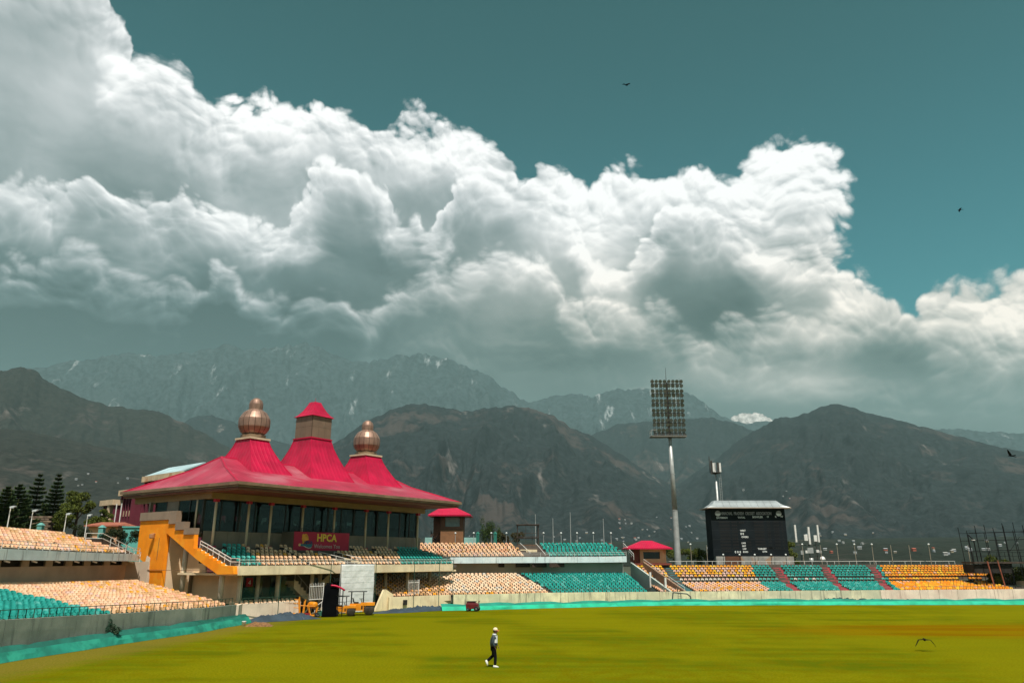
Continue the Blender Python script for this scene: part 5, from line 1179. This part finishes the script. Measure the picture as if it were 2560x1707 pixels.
p=at(2520,1480,104);tree('broadleaf_tree','dark leafy tree beneath the scaffold at the right edge',(p.x+.6,p.y,.2),4.6,clumps(rr,18,2.6,1.2,1.,4.6,1.),6500,.14,((.014,.024,.008),(.028,.042,.012),(.05,.05,.014)),17,.16)
# ------------------------------------------------------------ things at the field edge
W2=lambda s,d,z=0.:PO+PA*s+PB*d+Vector((0,0,z))
# sight screen
ss=thing('sight_screen','tall crinkled white sight screen hanging before the pavilion concourse','sight screen',tuple(W2(9.9,-1.3)),R(55))
def scr(a,b):
    x=4.35*a;z=.05+4.4*b;f=float(fbm(np.array([x*1.1]),np.array([z*1.1]),4,91)[0]-.5);g2=float(fbm(np.array([x*3.+5]),np.array([z*2.2]),3,95)[0]-.5)
    return (x,.07*f+.035*g2-.05*math.sin(math.pi*b),z)
SH=MB().grid(scr,48,52).build('sheet',mat('white_tarpaulin',(.78,.79,.78),.6,.06,1.),ss,True);so2=SH.modifiers.new('t','SOLIDIFY');so2.thickness=.015
def seamstrip(k,vert,q):
    f=(lambda a,b:(lambda p:(p[0],p[1]-.012,p[2]))(scr(q+(a-.5)*.006,b))) if vert else (lambda a,b:(lambda p:(p[0],p[1]-.012,p[2]))(scr(b,q+(a-.5)*.006)))
    k.grid(f,1,50)
k=MB()
for i in range(1,7): seamstrip(k,True,i/7)
for i in range(1,8): seamstrip(k,False,i/8)
k.build('seam',mat('seam_white',(.74,.76,.76),.6),ss)
k=MB();k.tube((0,.1,0),(0,.1,4.5),.05,n=6);k.tube((4.35,.1,0),(4.35,.1,4.5),.05,n=6);k.tube((0,.1,4.48),(4.35,.1,4.48),.05,n=6);k.build('frame',STEEL,ss)
# net frame along the pavilion front
nf=thing('practice_net_frame','thin dark green tubular net frame standing along the pavilion front','net frame',(-23.1,66.7,0));NF0=Vector((-23.1,66.7,0))
pp=[Vector(q+(0,)) for q in ((-23.1,66.5),(-20.8,69.8),(-17.3,74.0),(-13.6,77.4),(-10.2,81.0),(-7.8,83.2),(-6.4,84.2))]
for q in pp:
    k=MB();k.tube((q.x-NF0.x,q.y-NF0.y,0),(q.x-NF0.x,q.y-NF0.y,4.85),.035,n=6);k.build('post',GREENR,nf)
k=MB()
for a,c in zip(pp,pp[1:]): k.tube((a.x-NF0.x,a.y-NF0.y,4.85),(c.x-NF0.x,c.y-NF0.y,4.85),.03,n=5)
k.build('top_rail',GREENR,nf)
NET=bpy.data.materials.new('green_safety_net');NET.use_nodes=True;nn_=NET.node_tree;_p=nn_.nodes['Principled BSDF'];_p.inputs['Base Color'].default_value=(.02,.13,.08,1);_p.inputs['Alpha'].default_value=.20;_p.inputs['Roughness'].default_value=.9
k=MB();a=pp[0]-NF0;c=W2(5.0,-.9)-NF0;k.grid(lambda u,v:(a.x+(c.x-a.x)*u,a.y+(c.y-a.y)*u,1.25+1.35*v),8,2);NET2=NET.copy();NET2.name='sheer_green_net';NET2.node_tree.nodes['Principled BSDF'].inputs['Alpha'].default_value=.08;k.build('net',NET2,nf)
k=MB();P0=[LP.p(t,-.02) for t in np.linspace(0,5,20)];zz0=[lz(t) for t in np.linspace(0,5,20)]
k.grid(lambda u,v:(P0[round(u*19)].x+.12*(1-v),P0[round(u*19)].y,(zz0[round(u*19)]+.1)*v+.1),19,3);sn=k.build('safety_net',NET);tag(sn,'sheer green safety net hung over the left boundary wall','net')
# crowd gates
for nm,s,d,z,lab in (('a',6.8,-.6,1.25,'white picket crowd gate left of the dark stairwell'),('b',20.2,-.5,1.25,'white picket crowd gate right of the sight screen')):
    t=thing('crowd_gate',lab,'gate',tuple(W2(s,d,z)),R(55));k=MB()
    for i in range(9): k.tube((i*.2,0,.1),(i*.2,0,1.55+(.06 if i%2 else 0)),.018,n=4);
    k.build('pickets',WHITE,t);k=MB();k.tube((0,0,.15),(1.6,0,.15),.035);k.tube((0,0,1.3),(1.6,0,1.3),.03);k.tube((1.62,0,-.1),(1.62,0,1.6),.05);k.build('gate_frame',WHITE,t)
# tarps
def tarp(label,pts,w,h,seed,mt):
    P=[Vector((x,y,0)) for x,y in pts];L=[0]
    for a,c in zip(P,P[1:]): L.append(L[-1]+(c-a).length)
    def fn(u,v):
        s=min(u*L[-1],L[-1]-1e-4);i=max(q for q in range(len(L)-1) if L[q]<=s);d=(P[i+1]-P[i]).normalized();p=P[i].lerp(P[i+1],(s-L[i])/(L[i+1]-L[i]));n_=Vector((-d.y,d.x,0))
        e=math.sin(math.pi*v)**.7*min(1,4*u+.05,4*(1-u)+.05)
        f=float(fbm(np.array([s*1.3+v*1.5]),np.array([v*3.2]),5,seed,True,.62)[0])**1.6;g2=float(fbm(np.array([s*.33]),np.array([v*.5]),3,seed+7)[0])
        q=p+n_*((v-.5)*w*(.75+.5*g2));return (q.x,q.y,.015+h*e*(.25+.9*f)*(.35+1.3*g2))
    o=shift(MB().grid(fn,int(L[-1]*7),16),P[0]).build('ground_cover',mt,None,True,loc=tuple(P[0]));return tag(o,label,'tarpaulin','blue grey ground covers')
TRP=mat('blue_grey_tarpaulin',(.035,.055,.075),.55,.25,.9,spec=.4)
tarp('crumpled blue grey ground cover below the pale pinkish wall',[(-22.0,64.6),(-20.6,66.2),(-18.8,68.2),(-17.4,69.4)],2.4,.5,31,TRP)
tarp('long blue grey ground cover right of the sight screen',[(-13.6,75.4),(-11.,76.4),(-8.6,79.2),(-6.2,81.4),(-5.,82.0)],2.2,.5,37,TRP)
tarp('dark green folded cover lying along the far right wall',[(29,91.2),(36,92.0),(46,92.2),(52,92.4)],1.2,.5,41,mat('dark_green_tarpaulin',(.025,.055,.05),.6,.25,.8))
k=MB();k.grid(lambda u,v:(2.0*u-1.,1.*v-.5,.30*math.sin(math.pi*u)**.6*math.sin(math.pi*v)**.6*(.6+.8*float(fbm(np.array([u*6]),np.array([v*4]),3,8)[0]))),18,10)
tag(k.build('straw_heap',mat('dry_straw',(.22,.11,.045),.95,.4,9.,bump=.03,bs=40),None,loc=(-19.6,61.2,0)),'low heap of brown dry straw at the end of the left skirting','heap')
k=MB();k.lathe([(.02,0),(.14,.0),(.17,.34),(.18,.36),(.15,.36),(.13,.06)],14);tag(k.build('bucket',WHITE,None,True,loc=(-20.8,61.2,0)),'small white bucket beside the straw heap','bucket')
# rollers
YLW=mat('machine_orange',(.80,.28,.01),.45,.14,1.5,(.55,.17,.01),.9,(.55,.68),spec=.5);TYR=mat('black_rubber',(.012,.012,.012),.8,.2)
def wheel(parent,x,y,r,w,name='wheel'):
    k=MB();k.lathe([(r*.55,-w/2),(r*.92,-w/2),(r,-w*.3),(r,w*.3),(r*.92,w/2),(r*.55,w/2)],18);o=k.build(name,TYR,parent,True,loc=(x,y,r));o.rotation_euler=(math.pi/2,0,0)
    k=MB();k.lathe([(r*.15,-w*.52),(r*.5,-w*.42),(r*.5,w*.42),(r*.15,w*.52)],12);k.build('hub',STEEL,o)
def roller(label,loc,rz,big):
    t=thing('road_roller',label,'roller',loc,rz,'orange rollers by the sight screen');s=1. if big else .82
    k=MB();k.box(-.95*s,.05*s,-.5*s,.5*s,.42*s,1.02*s);k.loft([[(.05*s,-.5*s,.42*s),(.95*s,-.5*s,.5*s),(.95*s,.5*s,.5*s),(.05*s,.5*s,.42*s)],[(.05*s,-.5*s,1.12*s),(.9*s,-.48*s,1.08*s),(.9*s,.48*s,1.08*s),(.05*s,.5*s,1.12*s)]]);k.box(.30*s,1.32*s,-.56*s,.56*s,.86*s,1.10*s);k.box(.25*s,.33*s,-.56*s,.56*s,.30*s,1.0*s);k.build('body',YLW,t)
    k=MB();k.lathe([(.05,-.52*s),(.44*s,-.52*s),(.46*s,-.5*s),(.46*s,.5*s),(.44*s,.52*s),(.05,.52*s)],22);o=k.build('drum',mat('worn_drum_steel',(.05,.04,.03),.6,.3,2,metal=.3),t,True,loc=(.82*s,0,.46*s));o.rotation_euler=(math.pi/2,0,0)
    for y in (-.42*s,.42*s): wheel(t,-.85*s,y,.38*s,.24*s)
    k=MB();k.box(-.6*s,-.18*s,-.22*s,.22*s,1.03*s,1.15*s);k.loft([[(-.66*s,-.2*s,1.12*s),(-.56*s,-.2*s,1.12*s),(-.56*s,.2*s,1.12*s),(-.66*s,.2*s,1.12*s)],[(-.76*s,-.2*s,1.5*s),(-.68*s,-.2*s,1.5*s),(-.68*s,.2*s,1.5*s),(-.76*s,.2*s,1.5*s)]]);k.build('driver_seat',BLACKM,t)
    k=MB();k.tube((.15*s,0,1.0*s),(.02*s,0,1.42*s),.03);k.lathe([(.17*s,-.015),(.19*s,0),(.17*s,.015)],14,(.02*s,0,1.43*s));k.build('steering_wheel',BLACKM,t)
    k=MB()
    for y in (-.44*s,.44*s): k.tube((-.85*s,y,.9*s),(-.85*s,y,2.05*s),.03);k.tube((.25*s,y,1.05*s),(.25*s,y,2.05*s),.03)
    k.build('canopy_post',BLACKM,t);k=MB();k.box(-1.15*s,.55*s,-.55*s,.55*s,2.05*s,2.11*s);k.build('canopy',mat('dark_grey_canopy',(.05,.055,.06),.5),t)
    k=MB();k.box(.1*s,.4*s,-.515*s,-.502*s,.55*s,.85*s);k.build('vent',BLACKM,t)
    return t
roller('larger orange road roller with flat canopy before the sight screen',(-14.1,72.9,0),R(8),True)
roller('smaller orange road roller beside the black covered cabinet',(-15.35,71.6,0),R(10),False)
# black covered cabinet with crimson canopy
cb=thing('covered_cart','tall black sheeted cabinet with a curved crimson canopy','cart',(-16.5,70.9,0),R(14))
k=MB();k.loft([[(-.62,-.5,.05),(.62,-.5,.05),(.62,.5,.05),(-.62,.5,.05)],[(-.66,-.52,1.1),(.63,-.52,1.1),(.63,.5,1.1),(-.64,.5,1.1)],[(-.58,-.48,2.5),(.6,-.5,2.42),(.6,.46,2.45),(-.56,.46,2.55)],[(-.38,-.3,2.88),(.15,-.3,2.9),(.15,.3,2.9),(-.38,.3,2.88)]]);k.build('black_cover',mat('black_sheet',(.003,.003,.004),.9,.3,spec=.03),cb)
k=MB();k.grid(lambda u,v:(.0+1.3*u,-.62+1.1*v,2.30+.46*(1-u*u)),10,2);c=k.build('canopy',REDM,cb,True);q=c.modifiers.new('t','SOLIDIFY');q.thickness=.14
k=MB()
for y in (-.42,.42): k.tube((1.12,y,.1),(1.12,y,2.32),.03);k.tube((.7,y,.1),(.7,y,2.5),.025)
for z in (.7,1.25,1.8): k.tube((.7,-.42,z),(1.12,-.42,z),.025)
k.build('ladder_frame',BLACKM,cb)
k=MB();k.box(-1.0,-.66,-.3,.3,.1,.42);k.build('green_box',mat('green_crate_paint',(.03,.13,.09),.6),cb);wheel(cb,-.95,-.36,.14,.08)
# orange trolley frame
tr=thing('pitch_cover_trolley','orange steel cover trolley with raised arms below the pale pinkish wall','trolley',(-18.3,70.6,0),R(20))
k=MB();k.box(-1.3,1.0,-.5,-.4,.1,.22);k.box(-1.3,1.0,.4,.5,.1,.22);k.box(-1.3,-1.15,-.5,.5,.1,.35);k.box(.85,1.0,-.5,.5,.08,.2)
for x,zt2,dx in ((-.75,1.75,-.15),(-.45,1.5,.1),(.15,1.1,-.25),(.6,.85,.2)): k.tube((x,-.42,.2),(x+dx,-.42,zt2),.05);k.tube((x,.42,.2),(x+dx,.42,zt2*.9),.05)
for z in (.8,1.15,1.5): k.tube((-.85,-.42,z),(-1.35,-.5,z+.05),.03)
k.tube((-.75,-.42,1.0),(.5,-.42,.9),.04);k.build('frame',YLW,tr)
k=MB();k.lathe([(.05,-.5),(.26,-.5),(.28,-.45),(.28,.45),(.26,.5),(.05,.5)],16);o=k.build('tank',YLW,tr,True,loc=(.35,.1,1.0));o.rotation_euler=(math.pi/2,0,.4)
k=MB();k.box(-.95,-.5,-.52,-.1,.08,.34);k.box(-.35,.1,-.55,-.2,.08,.36);k.build('crate',mat('dark_red_crate',(.25,.012,.02),.6),tr)
for x in (-1.0,.7): wheel(tr,x,-.55,.2,.1)
k=MB();k.grid(lambda u,v:(-.2+1.5*u,.7+.9*v,.25+.85*math.sin(math.pi*u)*(.6+.4*math.sin(math.pi*v))+.1*math.sin(9*u+7*v)),12,8);k.build('draped_cover',mat('brown_green_sheet',(.09,.075,.035),.8,.4,1.5,(.05,.13,.09),.9,(.55,.6)),tr,True)
# small white railed steps
st=thing('field_steps','teal sided steps with white handrails left of the black cabinet','steps',(-17.2,72.0,0),R(30))
k=MB();k.ext([(-.9,0,0),(1.1,0,0),(1.1,0,1.2),(.7,0,1.2)],(0,.1,0));k.build('cheek',mat('pale_teal_cheek',(.16,.42,.33),.7,.15),st)
k=MB()
for i in range(5): k.box(-.8+.38*i,-.42+.38*i,.1,1.2,0,.22+.22*i)
k.build('treads',CONC,st);rl=rail([(-.9,.0,.05),(.9,.0,1.25)],.75,.035,.7,(1.,));rl.build('handrail',WHITE,st)
# stair parapet right of screen
k=MB();k.ext([(0,0,0),(2.4,0,0),(2.4,0,1.5),(1.4,0,2.0),(1.1,0,2.0)],(0,.25,0));o=k.build('stair_parapet',MATS['pale_cream_wall'],None,loc=tuple(W2(14.9,-1.0)));o.rotation_euler=(0,0,R(52));tag(o,'sloping cream stair parapet just right of the sight screen','parapet')
k=MB();k.box(-.25,.25,-.05,0,-.25,.25);o=k.build('wall_hatch',DARK,None,loc=(-10.95,80.15,.72));o.rotation_euler=(0,0,R(43));tag(o,'small dark square hatch in the cream wall','hatch')
# red mower
mw=thing('ride_on_mower','dark red ride on mower parked before the far wall','mower',(-3.9,78.3,0),R(-8))
DRD=mat('dark_red_enamel',(.13,.010,.014),.4,.2,spec=.5)
k=MB();k.loft([[(-.62,-.4,.2),(.62,-.4,.25),(.62,.4,.25),(-.62,.4,.2)],[(-.66,-.42,.62),(.6,-.42,.6),(.6,.42,.6),(-.66,.42,.62)],[(-.55,-.38,.86),(.2,-.38,.84),(.2,.38,.84),(-.55,.38,.86)]]);k.build('body',DRD,mw)
k=MB();k.box(-.6,.3,-.4,.4,.87,.93);k.build('black_top',BLACKM,mw)
for x,r in ((-.42,.17),(.42,.24)):
    for y in (-.44,.44): wheel(mw,x,y,r,.14)
k=MB();k.tube((.5,-.3,.6),(.62,-.3,.95),.025);k.tube((.5,.3,.6),(.62,.3,.95),.025);k.tube((.62,-.3,.95),(.62,.3,.95),.025);k.build('handlebar',DRD,mw)
# low gantry by the far wall
gt=thing('boom_gate','grey tubular gate frame against the wall below the yellow seats','gate',(19.6,90.6,0))
k=MB();k.pipe([(-1.1,0,0),(-.9,0,1.25),(.7,0,1.1),(1.1,0,.8),(1.15,0,0)],.07,6)
k.build('boom',mat('dark_grey_paint',(.06,.08,.08),.6),gt);k=MB()
for i in range(5): k.tube((-.35,0,.15+i*.22),(.0,0,.15+i*.22),.02,n=4)
k.tube((-.4,0,0),(-.3,0,1.2),.025);k.tube((.08,0,0),(-.02,0,1.2),.025);k.build('ladder',MATS['dark_grey_paint'],gt)
# weeds at the left wall
V,F,idx=leaf_cloud([(0,0,.35,.35,.2,.3),(.35,0,.25,.3,.2,.22),(-.1,0,.7,.12,.1,.25)],420,.07,77);tag(link('weed',np_mesh('weed',V,F,mat('weed_leaf',(.03,.06,.03),.8),False),None,(-24.55,48.4,.55)),'tuft of weeds growing from the left boundary wall','plant')
# ------------------------------------------------------------ person
def skin(name,chain_v,edges,rad,m,parent,sub=2,root=0):
    me=bpy.data.meshes.new(name);me.from_pydata(chain_v,edges,[]);o=link(name,me,parent);me.materials.append(m)
    md=o.modifiers.new('skin','SKIN');md.use_smooth_shade=True
    for i,v in enumerate(me.skin_vertices[0].data):
        v.radius=rad[i] if isinstance(rad[i],tuple) else (rad[i],rad[i]);v.use_root=(i==root)
    s=o.modifiers.new('sub','SUBSURF');s.levels=sub;s.render_levels=sub;return o
pe=thing('person','person in a cream cap, grey and white jacket and black trousers walking','person',(-.9,38.55,0))
SK=mat('brown_skin',(.16,.075,.045),.6,.1,6);BLT=mat('black_trousers',(.008,.008,.010),.9,.2,spec=.08);JG=mat('slate_jacket',(.045,.065,.085),.75,.15,5);JW=mat('white_jacket_panel',(.72,.74,.74),.7,.05);SHO=mat('white_shoe',(.75,.74,.68),.6,.05);CAPM=mat('cream_cap',(.82,.66,.45),.7,.06);CAPV=mat('orange_cap_visor',(.60,.13,.05),.6)
# body: one continuous figure walking towards +x
bv=[(0,0,.93),(.0,0,1.12),(.01,0,1.32),(.04,0,1.45),(.07,0,1.53),(.02,-.17,1.38),(-.02,-.21,1.12),(.08,-.20,.90),(.02,.17,1.38),(.06,.21,1.12),(.20,.20,.93),(.02,-.09,.88),(.10,-.09,.50),(.09,-.09,.09),(-.01,.09,.88),(.0,.09,.52),(-.30,.10,.26)]
be=[(0,1),(1,2),(2,3),(3,4),(2,5),(5,6),(6,7),(2,8),(8,9),(9,10),(0,11),(11,12),(12,13),(0,14),(14,15),(15,16)]
br=[.12,.115,.13,.07,.055,.062,.045,.036,.062,.045,.036,.09,.062,.045,.09,.062,.045]
skin('body',bv,be,br,SK,pe)
# clothes follow the body
jv=[(0,0,.90),(-.01,0,1.05),(0,0,1.22),(.02,0,1.36),(.045,0,1.455),(.02,-.18,1.38),(-.03,-.22,1.12),(.07,-.205,.93),(.02,.18,1.38),(.06,.22,1.12),(.19,.205,.95)]
je=[(0,1),(1,2),(2,3),(3,4),(3,5),(5,6),(6,7),(3,8),(8,9),(9,10)]
skin('jacket',jv,je,[(.15,.17),(.165,.175),(.16,.175),(.14,.17),(.075,.075),.08,.068,.055,.08,.068,.055],JG,pe)
k=MB()
for sg in (-1,1):
    k.grid(lambda u,v:((.06+.135*u)+.0,sg*(.165-.11*u*u+.0),1.10+.33*v-.0*u),6,5)
k.build('jacket_panel',JW,pe,True)
k=MB();k.lathe([(.085,-.02),(.10,.03),(.08,.06)],12,(.05,0,1.45));k.build('collar',JW,pe,True)
tv=[(0,0,.93),(.02,-.09,.86),(.10,-.09,.50),(.085,-.09,.10),(-.01,.09,.86),(.0,.09,.52),(-.30,.10,.27)]
skin('trousers',tv,[(0,1),(1,2),(2,3),(0,4),(4,5),(5,6)],[.135,.108,.082,.075,.108,.082,.072],BLT,pe)
hd=MB();hd.lathe([(.03,-.12),(.062,-.105),(.078,-.06),(.086,0),(.088,.05),(.078,.10),(.05,.13),(.01,.14)],16);ho_=hd.build('head',SK,pe,True,loc=(.09,0,1.62));ho_.scale=(1.12,.92,1)
k=MB();k.loft([[(.085,-.014,.02),(.085,.014,.02),(.09,.02,-.03),(.09,-.02,-.03)],[(.10,-.006,.01),(.10,.006,.01),(.118,.012,-.03),(.118,-.012,-.03)]]);k.build('nose',SK,ho_)
for y in (-.036,.036):
    k=MB();k.lathe([(.002,-.008),(.012,0),(.002,.008)],8,(.078,y,.02));k.build('eye',BLACKM,ho_)
k=MB();k.box(.078,.09,-.025,.025,-.062,-.054);k.build('mouth',mat('dark_lip',(.09,.03,.025),.6),ho_)
for y in (-.088,.088):
    k=MB();k.lathe([(.006,-.03),(.02,-.01),(.022,.02),(.006,.035)],8,(-.005,y,0));k.build('ear',SK,ho_)
k=MB();k.lathe([(.088,-.02),(.094,.03),(.088,.06)],14,(-.012,0,0));k.build('hair',mat('black_hair',(.008,.007,.006),.8),ho_,True)
k=MB();k.lathe([(.096,.035),(.102,.06),(.096,.10),(.075,.145),(.035,.168),(.005,.172)],16);k.build('cap',CAPM,ho_,True)
k=MB();k.grid(lambda u,v:(.06+.13*u*(1-.6*(2*v-1)**2),-.075+.15*v,.052-.025*u-.02*(2*v-1)**2),5,6);c=k.build('cap_visor',CAPV,ho_,True);q=c.modifiers.new('t','SOLIDIFY');q.thickness=.008
def hand(loc,rz,pitch,side):
    h=skin('hand',[(0,0,0),(0,0,-.05),(0,0,-.09)],[(0,1),(1,2)],[(.022,.03),(.02,.04),(.015,.036)],SK,pe,1);h.location=loc;h.rotation_euler=(0,pitch,rz)
    for i,(y,l) in enumerate(((-.030,.070),(-.010,.080),(.010,.076),(.030,.060))):
        skin('finger',[(0,y,-.085),(.006,y*1.05,-.085-l*.5),(.022,y*1.05,-.085-l)],[(0,1),(1,2)],[.0095,.009,.0075],SK,h,1)
    skin('thumb',[(.005,-.03*side,-.03),(.022,-.052*side,-.065),(.03,-.055*side,-.095)],[(0,1),(1,2)],[.011,.010,.0085],SK,h,1)
hand((.09,-.205,.91),0,-.25,1);hand((.21,.205,.93),0,-.35,-1)
def shoe(loc,pitch):
    k=MB();k.loft([[(-.09,-.04,0),(.10,-.045,0),(.17,-.03,0),(.17,.03,0),(.10,.045,0),(-.09,.04,0)],[(-.10,-.042,.04),(.10,-.045,.045),(.175,-.028,.04),(.175,.028,.04),(.10,.045,.045),(-.10,.042,.04)],[(-.085,-.035,.10),(.02,-.035,.10),(.10,-.02,.065),(.10,.02,.065),(.02,.035,.10),(-.085,.035,.10)]])
    o=k.build('shoe',SHO,pe,True,loc=loc);o.rotation_euler=(0,pitch,0)
shoe((.09,-.09,.0),0.);shoe((-.36,.10,.20),1.15)
# ------------------------------------------------------------ birds
BRD=mat('dark_brown_feather',(.010,.008,.007),.9,.3,6.,spec=.05)
def bird(label,loc,rz,flap,size,bank=0.):
    t=thing('bird',label,'bird',loc,rz,'birds in flight');t.rotation_euler=(bank,0,rz);t.scale=(size,)*3
    k=MB();k.loft([[(x,r*math.cos(a),r*.85*math.sin(a)+z) for a in np.linspace(0,2*math.pi,10,endpoint=False)] for x,r,z in ((-.24,.012,.01),(-.14,.05,.0),(0,.075,-.01),(.12,.06,0.),(.19,.038,.02),(.235,.04,.03),(.27,.025,.03),(.31,.006,.02))]);k.build('body',BRD,t,True)
    for sg in (-1,1):
        a1,a2=flap;p1=(.30*math.cos(a1),.30*math.sin(a1));p2=(p1[0]+.38*math.cos(a2),p1[1]+.38*math.sin(a2))
        def st_(x0,x1,y,z): return [(x0,sg*y,z+.012),(x1,sg*y,z),(x1,sg*y,z-.006),(x0,sg*y,z-.008)]
        k=MB();k.loft([st_(.12,-.08,.05,.01),st_(.15,-.12,p1[0]*.55,p1[1]*.55),st_(.14,-.10,p1[0],p1[1]),st_(.08,-.10,(p1[0]+p2[0])/2,(p1[1]+p2[1])/2),st_(-.0,-.09,p2[0],p2[1])]);k.build('wing',BRD,t)
    k=MB();k.loft([[(-.2,-.03,.015),(-.2,.03,.015),(-.2,.03,.005),(-.2,-.03,.005)],[(-.42,-.085,.01),(-.42,.085,.01),(-.42,.085,.002),(-.42,-.085,.002)]]);k.build('tail',BRD,t)
    return t
bird('dark bird gliding low over the grass with wings bent down',(23.35,44.9,.62),R(75),(R(-4),R(-58)),1.05)
p=at(1565,213,150);bird('tiny dark bird high in the teal sky above the clouds',tuple(p),R(40),(R(18),R(5)),2.0,.4)
p=at(2400,525,150);bird('tiny dark bird in the clear sky at right',tuple(p),R(160),(R(8),R(-6)),1.6)
p=at(2528,1139,110);bird('dark bird flying before the right mountain ridge',tuple(p),R(115),(R(25),R(18)),1.6,.5)
# ------------------------------------------------------------ far village houses
allv=[];allf=[];off=0
bvhs=[BVHTree.FromPolygons([tuple(q) for q in V],[tuple(int(a) for a in f) for f in F]) for V,F,_ in HILLS]
def hit(u,v):
    d=(at(u,v,1.)-Vector((0,0,5))).normalized();best=None
    for b_ in bvhs:
        h=b_.ray_cast(Vector((0,0,5)),d)
        if h[0] is not None and (best is None or h[3]<best[1]): best=(h[0],h[3])
    return best
HC=[mat('house_white',(.34,.335,.32),.8),mat('house_cream',(.32,.26,.18),.8),mat('house_red',(.40,.10,.06),.8),mat('house_grey',(.34,.36,.38),.8)]
hms={}
for i in range(4):
    for j in range(3):
        k=MB();k.box(-.5,.5,-.4,.4,-.6,.62,0);k.ext([(-.56,-.5,.62),(-.56,.5,.62),(-.56,0,.95)],(1.12,0,0),1);k.box(-.3,-.1,-.41,-.401,.1,.4,2);k.box(.1,.3,-.41,-.401,.1,.4,2);hms[i,j]=k.mesh('village_house',[HC[i],[MATS['house_grey'],MATS['house_red'],MATS['house_white']][j],WINDOW])
hr=random.Random(12);pts=[]
for (u0,u1,v0,v1,n) in ((1540,1680,1290,1372,26),(1380,1560,1330,1385,16),(1700,1790,1310,1392,14),(1990,2200,1330,1392,16),(2210,2440,1366,1394,24),(2440,2560,1350,1390,6),(960,1180,1330,1350,6),(150,330,1180,1215,7),(1840,1990,1200,1260,4)):
    for _ in range(n): pts.append((hr.uniform(u0,u1),v1-(v1-v0)*hr.random()**1.3))
AREA=lambda u:'left foothill' if u<400 else 'slope behind the watch hut' if u<1200 else 'slope behind the flagpoles' if u<1545 else 'slope left of the floodlight mast' if u<1692 else 'slope between floodlight mast and scoreboard' if u<1835 else 'slope right of the scoreboard' if u<2205 else 'slope behind the orange seats' if u<2440 else 'slope behind the scaffold'
for u,v in pts:
    h=hit(u,v)
    if not h or h[1]<900: continue
    wi,ri=hr.choices(range(4),[6,2,1.2,2])[0],hr.choices(range(3),[5,2,3])[0]
    s=hr.uniform(4,7.5)*(h[1]/2600)**.5;o=link('village_house',hms[wi,ri],None,(h[0].x,h[0].y,h[0].z+s*.2),hr.uniform(-.6,.6));o.scale=(s,s*.8,s*.55)
    tag(o,'tiny far %s house with %s roof on the %s'%(['white','cream','red','grey'][wi],['grey','red','white'][ri],AREA(u)),'house','far village houses')
